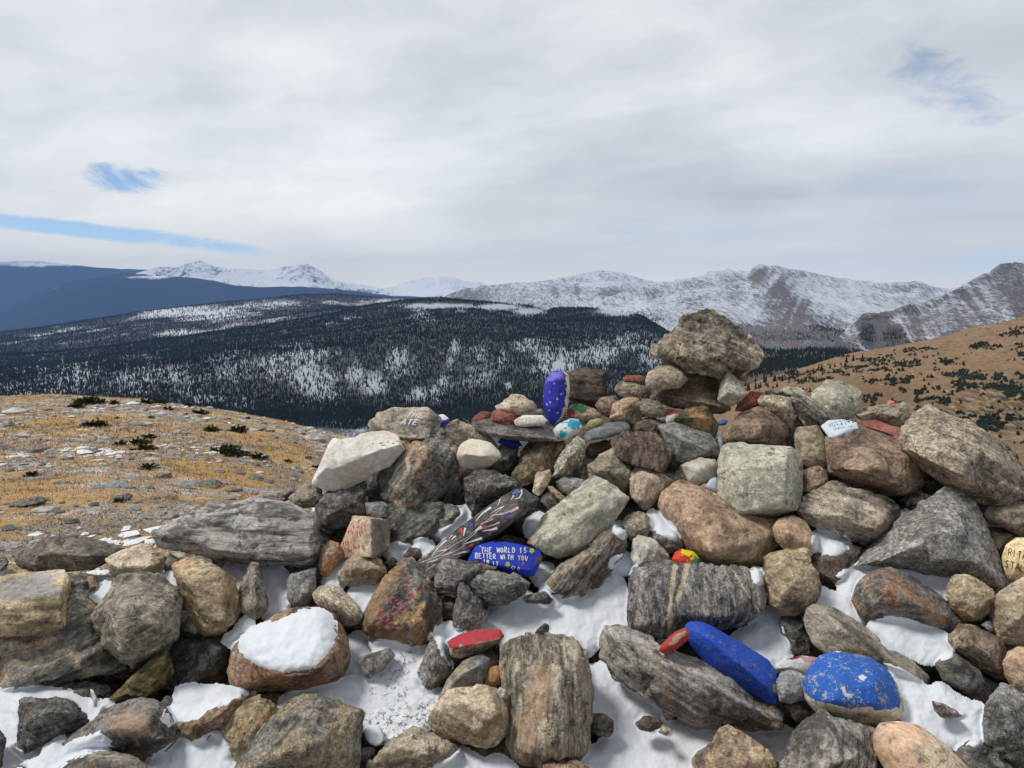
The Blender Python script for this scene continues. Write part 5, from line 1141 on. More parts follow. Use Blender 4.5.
# --- grey snow-dusted dome, middle distance
dm = [(380, 330), (420, 312), (443, 298), (460, 291), (486, 285.5), (510, 283), (532, 281), (550, 278.5), (565, 276), (580, 273), (599, 270.5), (612, 271.5), (625, 274), (640, 279), (655, 283), (690, 288), (760, 296), (900, 320)]
L5 = Layer([([(x, y + 20) for x, y in dm], 9000), (dm, 7800), ([(x, y + 7 + (300 - y) * .1) for x, y in dm], 7300), ([(380, 340), (430, 312), (486, 304), (560, 306), (640, 304), (900, 330)], 6400), ([(380, 360), (900, 360)], 5600)], 1300, 45, 31, .5, a2=.32)
def m5(x, y, P):
    n = simple_noise_mask(P, 420, 35)
    s = .56 + n * .2 + sstep(292, 274, y) * .08 - sstep(520, 460, x) * .14 - blobs(x, y, [(615, 294, 14, 7, .16), (470, 296, 20, 8, .08), (555, 292, 5, 8, .14), (577, 291, 3, 8, .18)])
    return np.stack([np.clip(s, 0, 1), np.zeros(len(x)), blobs(x, y, [(460, 298, 30, 8, .7)])], 1)
MDM = terrain_mat('snow_dome', 34., (104, 104, 108), (136, 134, 132), stretch=(1, .3, .3), bump=.9, snow=(214, 220, 230), sw=(.30, .72), na=2.6)
L5.build('snow_dusted_dome_mountain', 380, 900, 420, 90, MDM, m5)

# --- right-hand snowy massif
ms = [(520, 330), (560, 316), (600, 303), (620, 296), (641, 288), (660, 285), (679, 282), (692, 280), (703, 277.5), (712, 275), (720, 274), (735, 275), (747, 274.5), (753, 270), (761, 267), (768, 268), (778, 267.5), (795, 271), (812, 276), (832, 279), (846, 281), (857, 282.5), (875, 284), (890, 284), (905, 284), (919, 283), (927, 285), (935, 288), (950, 289), (980, 289), (1100, 285), (1350, 290)]
L6 = Layer([([(x, y + 25) for x, y in ms], 6200), (ms, 5200), ([(x, y + 10) for x, y in ms], 4900), ([(520, 345), (600, 318), (660, 306), (700, 300), (760, 297), (820, 303), (900, 308), (960, 312), (1350, 320)], 4300),
            ([(520, 362), (600, 338), (660, 331), (700, 326), (760, 325), (810, 328), (860, 333), (960, 340), (1350, 340)], [(520, 3000), (660, 3200), (760, 3700), (1350, 3700)]),
            ([(520, 400), (600, 385), (660, 372), (700, 350), (760, 338), (810, 338), (860, 345), (1350, 350)], [(520, 2300), (660, 2500), (740, 3300), (1350, 3300)]), ([(520, 470), (700, 440), (760, 395), (1350, 395)], 2000)], 800, 42, 41, .65, a2=.40)
def m6(x, y, P):
    n = simple_noise_mask(P, 260, 45)
    face = blobs(x, y, [(762, 276, 13, 10, 1.), (775, 290, 20, 14, 1.), (788, 308, 26, 14, 1.), (800, 322, 34, 10, 1.), (745, 330, 30, 6, .5)])
    face = face * np.clip(.72 + 1.3 * fbm(np.stack([(x + .5 * y) / 5., y / 20., np.zeros(len(x))], 1), 47, 4, .6), .1, 1.25)
    s = .60 + n * .22 - face * .42 - blobs(x, y, [(690, 300, 14, 8, .12), (655, 300, 10, 6, .14), (700, 286, 30, 6, .10), (735, 290, 12, 12, .12), (650, 292, 12, 4, .14)])
    dirt = blobs(x, y, [(905, 287, 18, 5, .18), (880, 290, 8, 6, .1), (925, 292, 10, 6, .14)])
    s = s - dirt - sstep(322, 336, y) * .35 * sstep(680, 740, x)
    return np.stack([np.clip(s, 0, 1), np.zeros(len(x)), np.clip(face + sstep(320, 334, y) * .8 * sstep(690, 740, x), 0, 1)], 1)
MMS = terrain_mat('snowy_massif', 19., (90, 92, 98), (128, 128, 130), shear=.35, stretch=(1, .22, .22), bump=1.0, snow=(212, 218, 228), sw=(.30, .72), na=2.6)
L6.build('snowy_mountains', 520, 1350, 760, 170, MMS, m6)

# --- streaked mountain at the right edge, with a rocky spur
rm = [(760, 400), (800, 378), (826, 362), (838, 345), (846, 334), (854, 326), (862, 319), (870, 318), (880, 317), (888, 316), (900, 312), (908, 310), (920, 309), (931, 305), (945, 298), (964, 290), (975, 284), (985, 279), (1000, 272), (1014, 268.5), (1024, 268), (1060, 263), (1110, 264), (1200, 272), (1350, 284)]
L7 = Layer([([(x, y + 40) for x, y in rm], 3900), (rm, [(760, 2300), (850, 2500), (1024, 3000), (1350, 3200)]), ([(x, y + 10) for x, y in rm], [(760, 2150), (850, 2350), (1024, 2800), (1350, 3000)]),
            ([(x, y * .5 + 182) for x, y in rm], [(760, 1700), (850, 1850), (1024, 2000), (1350, 2200)]), ([(760, 420), (850, 385), (1024, 372), (1350, 372)], 1500), ([(760, 480), (1350, 480)], 1250)], 420, 30, 51, .7, a2=.45)
def m7(x, y, P):
    u = x - .62 * y
    u = u + 5 * fbm(np.stack([x / 30., y / 22., np.zeros(len(x))], 1), 17, 3)
    st = fbm(np.stack([u / 7., y / 70., np.zeros(len(x))], 1), 7, 4, .6) * .75 + vnoise(np.stack([u / 26., y / 120., np.ones(len(x))], 1), 8) * .30
    s = .41 + st * .44 - blobs(x, y, [(868, 335, 16, 16, .3), (890, 340, 16, 14, .2), (850, 350, 18, 14, .2), (905, 318, 30, 6, .08), (960, 294, 22, 6, .12)]) + blobs(x, y, [(900, 318, 12, 6, .2)])
    tr = blobs(x, y, [(868, 336, 8, 14, .75), (893, 336, 10, 10, .6), (915, 345, 14, 6, .4), (905, 352, 30, 6, .4)])
    return np.stack([np.clip(s, 0, 1), tr * .8, blobs(x, y, [(905, 330, 60, 30, .3)])], 1)
MRM = terrain_mat('streaked_mountain', 11., (82, 82, 86), (118, 114, 112), shear=.6, stretch=(1, .16, .16), bump=1.0, snow=(200, 204, 214), sw=(.36, .70), na=2.4)
L7.build('streaked_rocky_mountain', 760, 1350, 560, 150, MRM, m7)

# --- forest ridges
rb = [(-900, 345), (-400, 340), (-60, 337), (0, 333), (40, 328), (80, 322), (100, 320), (140, 313), (180, 309), (215, 305), (240, 302), (266, 300), (300, 297), (332, 295.5), (350, 297), (366, 297.5), (400, 299), (440, 299), (470, 304), (520, 309), (640, 330), (800, 360)]
L3 = Layer([([(x, y + 30) for x, y in rb], 7000), (rb, [(-900, 5200), (0, 5200), (400, 6200), (800, 6200)]), ([(x, y + 10) for x, y in rb], [(-900, 4700), (0, 4700), (400, 5600), (800, 5600)]), ([(-900, 372), (0, 354), (120, 344), (230, 333), (330, 318), (420, 310), (520, 322), (800, 380)], 3700), ([(-900, 400), (800, 400)], 3000)], 900, 26, 61, .4)
def m3(x, y, P):
    n = simple_noise_mask(P, 330, 65)
    s = .40 + n * .5 + blobs(x, y, [(200, 313, 50, 7, .35), (190, 335, 30, 5, .3), (270, 304, 30, 5, .3), (420, 303, 60, 5, .35), (30, 336, 20, 3, .2)])
    return np.stack([np.clip(s, 0, 1), np.full(len(x), .25), np.full(len(x), .1)], 1)
MFB = terrain_mat('forest_floor_far', 26., (70, 66, 62), (104, 98, 90), stretch=(1, .6, .6), bump=.4)
L3.build('back_ridge_hills', -900, 800, 420, 70, MFB, m3)

rf = [(-900, 380), (-400, 370), (-100, 364), (0, 358), (60, 353), (120, 346), (180, 340), (240, 331), (280, 324), (320, 318), (350, 312), (380, 307), (420, 303), (440, 302), (470, 303), (500, 304), (530, 307), (546, 313), (560, 311), (590, 311), (615, 313), (640, 318), (660, 330), (690, 350), (730, 380), (800, 410)]
L4 = Layer([([(x, y + 40) for x, y in rf], 3800), (rf, [(-900, 2900), (0, 2800), (400, 3000), (660, 2700), (800, 2400)]), ([(x, y + 9) for x, y in rf], [(-900, 2600), (0, 2500), (400, 2600), (800, 2200)]),
            ([(-900, 415), (0, 378), (150, 366), (300, 350), (420, 338), (540, 338), (640, 348), (800, 425)], [(-900, 1950), (0, 1900), (800, 1900)]),
            ([(-900, 470), (0, 412), (200, 408), (330, 410), (450, 405), (560, 395), (660, 392), (800, 440)], [(-900, 1450), (0, 1420), (800, 1500)]),
            ([(-900, 560), (0, 470), (330, 470), (800, 480)], 1150), ([(-900, 840), (800, 800)], 1000)], 420, 20, 71, .55)
CLEAR = [(555, 363, 26, 15, .95), (600, 352, 26, 14, .95), (635, 342, 26, 12, .9), (650, 360, 14, 10, .5), (508, 386, 5, 5, .9), (503, 358, 6, 10, .5), (455, 345, 5, 12, .8), (450, 365, 5, 12, .8), (443, 380, 6, 12, .8), (436, 396, 8, 14, .75), (418, 395, 12, 8, .7), (408, 400, 8, 6, .6),
         (300, 352, 22, 14, .6), (310, 378, 24, 14, .75), (325, 392, 14, 10, .9), (275, 365, 20, 16, .55), (230, 370, 25, 18, .6), (180, 380, 30, 14, .55), (140, 378, 30, 14, .5), (70, 372, 40, 14, .45), (30, 390, 40, 10, .35), (355, 372, 8, 14, .6), (375, 385, 14, 12, .55), (395, 355, 12, 20, .3), (480, 370, 20, 20, .35), (530, 345, 20, 10, .3),
         (440, 306, 40, 3.5, .95), (500, 307, 26, 4, .95), (530, 312, 18, 4, .9), (420, 315, 14, 7, .7), (352, 318, 12, 3, .7), (330, 324, 14, 2.5, .6), (460, 311, 8, 2.5, .5), (285, 331, 6, 2.5, .7), (620, 312, 30, 5, 1.0), (200, 400, 20, 8, .8), (165, 405, 20, 8, .7), (240, 403, 16, 6, .9)]
def m4(x, y, P):
    n = simple_noise_mask(P, 120, 75)
    zn = sstep(340, 356, y) * (1 - .6 * sstep(330, 420, x))
    s = .33 + .11 * zn + n * .35 + blobs(x, y, [(c[0], c[1], c[2], c[3], .38 if (c[0] > 480 or c[1] < 320) else .22) for c in CLEAR])
    br_ = blobs(x, y, [(270, 370, 30, 24, .4), (290, 390, 30, 14, .4), (436, 398, 12, 14, .5), (440, 312, 60, 6, .4)])
    return np.stack([np.clip(s, 0, 1), np.full(len(x), .1), br_], 1)
MFF = terrain_mat('forest_floor', 8., (58, 60, 62), (104, 105, 106), stretch=(1, .35, .35), bump=.6, snow=(176, 182, 192), sw=(.44, .66))
L4.build('front_ridge_hills', -900, 800, 560, 150, MFF, m4)

# wooded valley floor between the ridge and the right-hand hillside
vf = [(260, 560), (420, 490), (520, 452), (600, 420), (660, 372), (700, 352), (740, 341), (770, 352), (790, 353), (810, 352), (835, 353), (870, 357), (1000, 370), (1350, 380)]
L8 = Layer([([(x, y + 12) for x, y in vf], 2500), (vf, [(600, 1300), (700, 1900), (740, 2100), (790, 1500), (1350, 1500)]), ([(260, 580), (420, 510), (520, 470), (600, 440), (700, 380), (760, 368), (800, 366), (860, 368), (1350, 385)], 1150), ([(260, 600), (420, 530), (520, 490), (600, 460), (700, 410), (790, 395), (1350, 420)], 850), ([(260, 720), (600, 640), (1350, 600)], 700)], 200, 9, 81, .3)
def m8(x, y, P):
    n = simple_noise_mask(P, 90, 85)
    s = .18 + n * .4; return np.stack([np.clip(s, 0, 1), np.full(len(x), .25), sstep(730, 790, x) * .9], 1)
MVF = terrain_mat('valley_floor', 7., (86, 72, 58), (120, 98, 74), bump=.5)
L8.build('valley_floor_hills', 260, 1350, 260, 80, MVF, m8)

# --- tan hillside on the right
hr = [(380, 640), (480, 560), (580, 485), (640, 440), (680, 420), (720, 398), (745, 388), (770, 379), (800, 369), (830, 361), (860, 354), (890, 349), (920, 343), (950, 337), (980, 330), (1005, 325), (1024, 321), (1060, 314), (1110, 306), (1200, 298), (1350, 290)]
L9 = Layer([([(x, y + 20) for x, y in hr], 760), (hr, [(680, 520), (800, 600), (1024, 520), (1350, 420)]), ([(x, y + 8) for x, y in hr], [(680, 450), (800, 520), (1024, 450), (1350, 360)]),
            ([(380, 690), (480, 600), (580, 515), (680, 440), (760, 398), (850, 388), (950, 374), (1024, 366), (1350, 350)], [(680, 360), (1024, 330), (1350, 280)]),
            ([(380, 740), (480, 640), (580, 545), (680, 460), (760, 420), (850, 406), (950, 402), (1024, 405), (1350, 410)], [(680, 300), (1024, 270)]),
            ([(380, 800), (480, 690), (580, 590), (680, 500), (760, 450), (850, 436), (950, 440), (1024, 450), (1350, 470)], [(680, 250), (1024, 215)]),
            ([(380, 860), (480, 740), (580, 640), (680, 540), (850, 480), (950, 480), (1024, 490), (1350, 520)], [(680, 210), (1024, 180)]), ([(380, 1000), (480, 880), (680, 700), (1350, 700)], 150)], 60, 5.0, 91, .5, a2=.3)
def m9(x, y, P):
    n = simple_noise_mask(P, 14, 95)
    r = blobs(x, y, [(820, 402, 60, 12, .9), (870, 395, 50, 14, .9), (790, 376, 40, 5, .6)])            # reddish heath
    g = blobs(x, y, [(1000, 412, 60, 34, 1.), (930, 430, 70, 28, .9), (880, 420, 70, 14, .9), (975, 425, 8, 24, 1.)])   # broken ground
    return np.stack([np.clip(n * .6 + .05, 0, 1), g, r], 1)
def hillside_mat():
    m, t = new_mat('tan_hillside')
    tc = t.n('ShaderNodeTexCoord'); v = tc.outputs['Object']
    at = t.n('ShaderNodeAttribute', attribute_name='mask'); sc = t.n('ShaderNodeSeparateColor'); t.l(at.outputs['Color'], sc.inputs[0])
    a = t.noise(v, .09, 6, .7); b = t.noise(v, .5, 5, .7); c = t.noise(t.vscale(v, (1, .4, .3)), .35, 5, .7)
    col = t.mix(t.ramp(b, .3, .7), lin((116, 95, 70)), lin((156, 130, 99)))
    col = t.mix(t.ramp(a, .44, .58), col, lin((146, 120, 98)))
    a2 = t.noise(v, .16, 6, .75)
    col = t.mix(t.ramp(a2, .52, .62, 0., .7), col, lin((108, 90, 72)))
    a3 = t.noise(v, .9, 4, .75)
    col = t.mix(t.ramp(a3, .58, .68, 0., .6), col, lin((84, 76, 66)))
    col = t.mix(t.math('MULTIPLY', sc.outputs[2], t.ramp(a, .3, .5, .4, 1.)), col, lin((124, 98, 78)))
    rk = t.mix(t.ramp(c, .40, .60), lin((70, 63, 56)), lin((150, 128, 98)))
    col = t.mix(t.math('MULTIPLY', sc.outputs[1], t.ramp(b, .30, .46)), col, rk)
    pale = t.ramp(t.math('ADD', b, t.math('MULTIPLY', c, .4)), .80, .92)
    col = t.mix(t.math('MULTIPLY', pale, .8), col, lin((196, 188, 180)))
    bp = t.n('ShaderNodeBump'); bp.inputs['Strength'].default_value = .8; bp.inputs['Distance'].default_value = 1.2
    t.l(t.math('ADD', b, c), bp.inputs['Height'])
    p = t.n('ShaderNodeBsdfPrincipled'); p.inputs['Roughness'].default_value = .95; p.inputs['Specular IOR Level'].default_value = .1
    t.l(col, p.inputs['Base Color']); t.l(bp.outputs[0], p.inputs['Normal'])
    o = t.n('ShaderNodeOutputMaterial'); t.l(p.outputs[0], o.inputs[0]); return m
L9.build('tan_hillside', 380, 1350, 460, 160, hillside_mat(), m9)

# ------------------------------------------------------------------ conifers
def tree_field(P, H, seed, sides=4):
    """Small conifers (two stacked cones and a trunk foot) at the points P with heights H, as one mesh."""
    r = np.random.default_rng(seed); n = len(P)
    W = H * r.uniform(.13, .20, n); V = []; Fc = []; base = 0
    ang0 = r.uniform(0, 6.28, n)
    def cone(z0, z1, w):
        nonlocal base
        vs = []
        for k in range(sides):
            a = ang0 + k * 2 * math.pi / sides
            rad = W * w * r.uniform(.75, 1.25, n)
            vs.append(np.stack([P[:, 0] + rad * np.cos(a), P[:, 1] + rad * np.sin(a), P[:, 2] + H * (z0 + r.uniform(-.04, .04, n))], 1))
        lean = r.uniform(-.03, .03, (n, 2)) * H[:, None]
        vs.append(np.stack([P[:, 0] + lean[:, 0], P[:, 1] + lean[:, 1], P[:, 2] + H * z1], 1))
        V.append(np.stack(vs, 1).reshape(-1, 3))
        idx = base + np.arange(n)[:, None] * (sides + 1)
        for k in range(sides): Fc.append(np.concatenate([idx + k, idx + (k + 1) % sides, idx + sides], 1))
        base += n * (sides + 1)
    cone(-.05, .62, 1.0); cone(.30, 1.0, .68)
    return np.vstack(V), np.vstack(Fc)

def conifer_mat(name, c1, c2, lam):
    m, t = new_mat(name)
    tc = t.n('ShaderNodeTexCoord'); a = t.noise(tc.outputs['Object'], 1 / lam, 3, .6); b = t.noise(tc.outputs['Object'], 8 / lam, 2, .6)
    p = t.n('ShaderNodeBsdfPrincipled'); p.inputs['Roughness'].default_value = .9; p.inputs['Specular IOR Level'].default_value = .1
    col = t.mix(t.ramp(a, .35, .65), c1, c2); col = t.mix(t.ramp(b, .55, .75, 0., .5), col, tuple(q * 1.8 for q in c2))
    t.l(col, p.inputs['Base Color']); o = t.n('ShaderNodeOutputMaterial'); t.l(p.outputs[0], o.inputs[0]); return m
MCON = conifer_mat('conifer_needles', (.017, .025, .021), (.028, .040, .029), 60.)
MCON2 = conifer_mat('conifer_needles_far', (.018, .025, .023), (.028, .036, .030), 120.)

def scatter(L, x0, x1, t0, t1, n, dens, hgt, seed, name, mat):
    r = np.random.default_rng(seed)
    x = r.uniform(x0, x1, n); t = r.uniform(t0, t1, n)
    P, _ = L.at(x, t); px, py, d = proj(P)
    keep = r.uniform(0, 1, n) < dens(px, py, P)
    P = P[keep]; H = hgt * r.uniform(.55, 1.25, len(P))
    V, Fc = tree_field(P, H, seed)
    o = link(name, mesh_np(name, V, Fc, [mat], False)); tag(o, kind='stuff'); return o
def d4(x, y, P):
    u = x + .25 * y
    st = vnoise(np.stack([x / 3.2, y / 9., np.zeros(len(x))], 1), 3) * .5 + vnoise(np.stack([x / 14., y / 16., np.zeros(len(x))], 1), 4) * .5
    c = blobs(x, y, CLEAR)
    zone = sstep(340, 356, y) * (1 - .55 * sstep(330, 420, x)) * (1 - sstep(396, 412, y))
    c = c * np.where((x < 345) & (y > 335), .45, 1.)
    s2 = fbm(np.stack([x / 2.4, y / 9., np.full(len(x), 2.)], 1), 31, 4, .6) + .5 * fbm(np.stack([x / 26., y / 20., np.full(len(x), 4.)], 1), 33, 3)
    d = 1.12 - c * (.66 + .7 * st) - np.clip(s2 * 2.2 + .14, 0, 1) * zone * .75
    hi = blobs(x, y, [(440, 306, 40, 3.5, 1.), (500, 307, 26, 4, 1.), (530, 311, 18, 4, 1.), (620, 312, 30, 5, 1.)])
    return np.clip(d - hi, 0, 1)
scatter(L4, -420, 800, .92, 4.6, 210000, d4, 8.2, 5, 'front_ridge_forest', MCON)
def d3(x, y, P):
    n = simple_noise_mask(P, 330, 65); q = simple_noise_mask(P, 90, 66)
    q = q + .9 * fbm(np.stack([x / 3., y / 2., np.zeros(len(x))], 1), 35, 3)
    return np.clip(1.0 - blobs(x, y, [(200, 313, 50, 7, .55), (190, 335, 30, 5, .5), (270, 304, 30, 5, .45), (420, 302, 70, 4, .85), (30, 336, 20, 3, .5), (120, 322, 30, 3, .4)]) * (1 + q) - np.clip(n * 1.2, 0, .5), .0, 1)
scatter(L3, -420, 620, .95, 3.2, 100000, d3, 12., 6, 'back_ridge_forest', MCON2)
def d8(x, y, P):
    n = simple_noise_mask(P, 60, 86)
    return np.clip(.95 - np.clip(n * 1.5 + .1, 0, 1) * sstep(740, 800, x) * sstep(352, 366, y), 0, 1)
scatter(L8, 610, 1000, .9, 2.6, 9000, d8, 9.5, 7, 'valley_forest', MCON)
def d6(x, y, P):
    n = simple_noise_mask(P, 120, 88)
    a = blobs(x, y, [(615, 327, 40, 13, 1.3), (645, 322, 24, 10, 1.), (600, 345, 30, 8, .5), (640, 362, 40, 14, 1.2), (670, 356, 30, 8, .8), (690, 332, 30, 6, .4), (790, 337, 60, 5, 1.), (740, 339, 30, 6, 1.2), (830, 332, 30, 7, .7), (850, 340, 30, 8, .7)])
    return np.clip(a * (1 + 1.3 * n) - .15, 0, 1)
scatter(L6, 540, 900, 2.9, 5.6, 26000, d6, 11.5, 8, 'mountain_foot_forest', MCON)
def d7(x, y, P):
    n = simple_noise_mask(P, 60, 89)
    return np.clip(blobs(x, y, [(868, 336, 8, 14, 1.), (893, 338, 12, 10, .9), (915, 346, 14, 6, .7), (905, 354, 40, 6, .8), (850, 356, 20, 8, 1.), (830, 362, 20, 6, 1.)]) * (1 + n * 1.5) - .2, 0, 1)
scatter(L7, 800, 960, 1.0, 4.0, 9000, d7, 8., 9, 'rocky_spur_forest', MCON)

# krummholz mats on the tan hillside: dense low evergreen ground cover
def krummholz():
    r = np.random.default_rng(11); n = 90000
    x = r.uniform(740, 1200, n); t = r.uniform(1.0, 5.4, n)
    P, _ = L9.at(x, t); px, py, d = proj(P)
    q = fbm(np.stack([px / 9., py / 3.5, np.zeros(n)], 1), 12, 4, .6)
    a = blobs(px, py, [(905, 365, 30, 5, .9), (870, 368, 40, 5, .8), (935, 362, 16, 4, .8), (960, 374, 20, 4, .8), (925, 349, 20, 2, .9), (985, 346, 14, 3.5, 1.1), (1015, 334, 16, 3.5, 1.1), (910, 351, 16, 2, .7), (1005, 385, 26, 9, 1.1), (985, 378, 30, 5, .9), (960, 385, 20, 5, .8), (925, 390, 26, 6, .7), (945, 402, 14, 6, .8), (1015, 395, 14, 8, 1.1),
                       (900, 380, 30, 6, .6), (850, 372, 30, 5, .7), (800, 380, 40, 4, .7), (830, 390, 20, 4, .4), (1040, 345, 30, 6, .8), (1080, 390, 40, 16, .8), (890, 355, 20, 2.5, .5), (870, 360, 30, 3, .6), (790, 372, 30, 4, .8), (905, 400, 20, 6, .5), (930, 415, 20, 5, .5), (775, 402, 50, 12, .7), (850, 398, 40, 8, .5), (985, 425, 40, 14, .5)])
    keep = r.uniform(0, 1, n) < np.clip((a + q * 1.3 - .44) * 1.6, 0, 1) * .8
    P = P[keep]; H = r.uniform(.4, 1.3, len(P)); V, Fc = [], []
    n = len(P); W = r.uniform(.35, .95, n); a0 = r.uniform(0, 6.28, n); S = 6; vs = []
    for k in range(S):
        a = a0 + k * 6.283 / S; w = W * r.uniform(.6, 1.2, n)
        vs.append(np.stack([P[:, 0] + w * np.cos(a), P[:, 1] + w * np.sin(a), P[:, 2] - .25 + r.uniform(-.1, .2, n)], 1))
    for k in range(S):
        a = a0 + .4 + k * 6.283 / S; w = W * r.uniform(.3, .7, n)
        vs.append(np.stack([P[:, 0] + w * np.cos(a), P[:, 1] + w * np.sin(a), P[:, 2] + H * r.uniform(.5, .9, n)], 1))
    vs.append(P + np.stack([np.zeros(n), np.zeros(n), H * .95], 1))
    V = np.stack(vs, 1).reshape(-1, 3); b = np.arange(n)[:, None] * (2 * S + 1); Fs = []
    for k in range(S):
        j = (k + 1) % S
        Fs += [np.concatenate([b + k, b + j, b + S + j], 1), np.concatenate([b + k, b + S + j, b + S + k], 1), np.concatenate([b + S + k, b + S + j, b + 2 * S], 1)]
    o = link('krummholz_cover', mesh_np('krummholz_cover', V, np.vstack(Fs), [MCON], False)); tag(o, kind='stuff')
krummholz()

# conifers one can tell apart at the edge of the tan hillside
def lone_tree_mesh(seed):
    r = random.Random(seed); V = []; Fq = []
    def ring_cone(z0, z1, w, s):
        b = len(V)
        for k in range(s):
            a = k * 6.283 / s + r.uniform(-.2, .2); q = w * r.uniform(.6, 1.15)
            V.append((q * math.cos(a), q * math.sin(a), z0 + r.uniform(-.04, .05)))
        V.append((0, 0, z1))
        for k in range(s): Fq.append((b + k, b + (k + 1) % s, b + s))
    b = 0
    for k in range(6): V.append((.022 * math.cos(k * 1.047), .022 * math.sin(k * 1.047), -.05))
    V.append((0, 0, .5))
    for k in range(6): Fq.append((k, (k + 1) % 6, 6))
    for i in range(8):
        z = .06 + i * .112; ring_cone(z, z + .25, .24 * (1 - i / 8.6) + .02, 11)
    return mesh_np('conifer_tree', np.array(V), np.array(Fq), [MCON], False)
LT = [lone_tree_mesh(k) for k in range(4)]
r = random.Random(3)
spots = [(737, 388), (744, 392), (750, 392), (755, 390), (759, 386), (764, 389), (766, 379), (773, 380), (778, 386), (785, 384), (734, 392), (741, 390), (748, 389), (752, 386), (757, 388), (762, 384), (768, 383), (772, 387), (776, 381), (781, 384), (786, 379), (791, 382), (796, 378), (802, 376), (806, 380), (812, 374), (818, 377), (824, 372), (745, 384), (760, 379), (770, 377), (782, 376), (795, 373), (829, 369), (836, 367), (842, 369), (848, 365), (856, 362), (864, 362), (815, 370)]
for i, (x, y) in enumerate(spots):
    x += r.uniform(-5, 5); y += r.uniform(-2, 2); best = None
    for t in np.linspace(.9, 4.5, 90):
        P, _ = L9.at([x], [t]); px, py, d = proj(P)
        if best is None or abs(py[0] - y) < best[0]: best = (abs(py[0] - y), P[0])
    o = link('conifer_tree', LT[i % 4] if i < 4 else COL.objects.get('conifer_tree').data if False else LT[i % 4], loc=best[1])
    s = r.uniform(2.4, 5.6); o.scale = (s, s, s); o.rotation_euler = (0, 0, r.uniform(0, 6))
    tag(o, 'small dark conifer at the lower end of the tan hillside', 'tree', 'conifers along the edge of the tan hillside')

# ------------------------------------------------------------------ the ground: one sheet from the summit to the horizon
def ground_z(az, R):
    az = np.asarray(az); R = np.asarray(R, float); d = np.degrees(az)
    ex = np.interp(d, [-180, -60, -36, -31.4, -26.7, -20.9, -17.4, -14.5, -5, 10, 35, 60, 180], [.0, -.02, -.023, -.020, -.012, .007, .023, .04, .09, .14, .16, .1, .0])
    ed = np.interp(d, [-180, -60, -38, -15, 0, 35, 60, 180], [60, 60, 50, 37, 25, 22, 40, 60])
    wob = np.interp(d, [-36, -33, -30, -27, -24, -20], [1., 1.05, .98, 1.02, 1.0, 1.0])
    z = 1.6 - (1.6 + (.1 + ex) * np.minimum(R, ed * wob))
    over = np.maximum(R - ed * wob, 0)
    z = z - .5 * over * np.clip(over / 25., .25, 1.)
    return np.maximum(z, -640.)
def ground():
    Rs = np.concatenate([[0.05], np.geomspace(.8, 8, 26), np.geomspace(8.3, 80, 150)[0:], np.geomspace(85, 1600, 50), np.geomspace(1800, 22500, 14)])
    front = np.radians(np.arange(-72, 60.01, .33)); rest = np.radians(np.arange(64, 287, 4.))
    A = np.concatenate([front, rest]); na, nr = len(A), len(Rs)
    AA, RR = np.meshgrid(A, Rs)
    aw = (AA + math.pi) % (2 * math.pi) - math.pi
    X = RR * np.sin(AA); Y = RR * np.cos(AA); Z = ground_z(aw, RR)
    q = np.stack([X.ravel(), Y.ravel(), np.zeros(X.size)], 1)
    n = (.18 * fbm(q / 6., 101, 4) + .05 * fbm(q / .9, 103, 4)).reshape(X.shape)
    Z = Z + n * np.clip((RR - 1.5) / 4., 0, 1) * np.clip(1.6 - RR / 90., .0, 1)
    V = np.stack([X, Y, Z], -1).reshape(-1, 3); idx = np.arange(na * nr).reshape(nr, na)
    nxt = np.roll(idx, -1, 1)
    Fq = np.stack([idx[:-1], nxt[:-1], nxt[1:], idx[1:]], -1).reshape(-1, 4)[:, ::-1]
    m, t = new_mat('tundra')
    tc = t.n('ShaderNodeTexCoord'); v = tc.outputs['Object']
    a = t.noise(v, .22, 5, .65); b = t.noise(v, 1.3, 6, .7); c = t.noise(v, 5.5, 5, .75); f = t.noise(v, 28., 3, .7); e = t.noise(v, .45, 4, .6, .6)
    col = t.mix(t.ramp(c, .3, .7), lin((140, 112, 75)), lin((196, 163, 114)))
    col = t.mix(t.ramp(f, .35, .65, 0., .6), col, lin((206, 174, 126)))
    col = t.mix(t.ramp(b, .56, .70), col, lin((96, 80, 60)))
    gravel = t.mix(t.ramp(f, .35, .62), lin((74, 72, 70)), lin((170, 164, 156)))
    gm = t.math('MULTIPLY', t.ramp(e, .43, .53), t.ramp(c, .33, .50))
    col = t.mix(gm, col, gravel)
    sm = t.math('MULTIPLY', t.ramp(t.math('ADD', t.math('MULTIPLY', b, .4), t.math('MULTIPLY', t.math('ADD', f, t.noise(v, 90., 2, .7)), .3)), .51, .56), t.ramp(a, .44, .54))
    col = t.mix(sm, col, (.74, .76, .80))
    h = t.math('ADD', t.math('MULTIPLY', c, .7), t.math('MULTIPLY', f, .35))
    bp = t.n('ShaderNodeBump'); bp.inputs['Strength'].default_value = .8; bp.inputs['Distance'].default_value = .10; t.l(h, bp.inputs['Height'])
    p = t.n('ShaderNodeBsdfPrincipled'); p.inputs['Roughness'].default_value = .95; p.inputs['Specular IOR Level'].default_value = .1
    t.l(col, p.inputs['Base Color']); t.l(bp.outputs[0], p.inputs['Normal'])
    o = t.n('ShaderNodeOutputMaterial'); t.l(p.outputs[0], o.inputs[0])
    me = mesh_np('ground', V, Fq, [m]); g = link('ground', me); tag(g, kind='structure'); return g
GROUND = ground()
GB = bvh_of(GROUND)
def ground_hit(x, y):
    d = Vector(unproj(x, y, 1.0) - EYE).normalized()
    loc, nor, i, dist = GB.ray_cast(Vector(EYE), d)
    return (np.array(loc), dist) if loc is not None else (None, None)
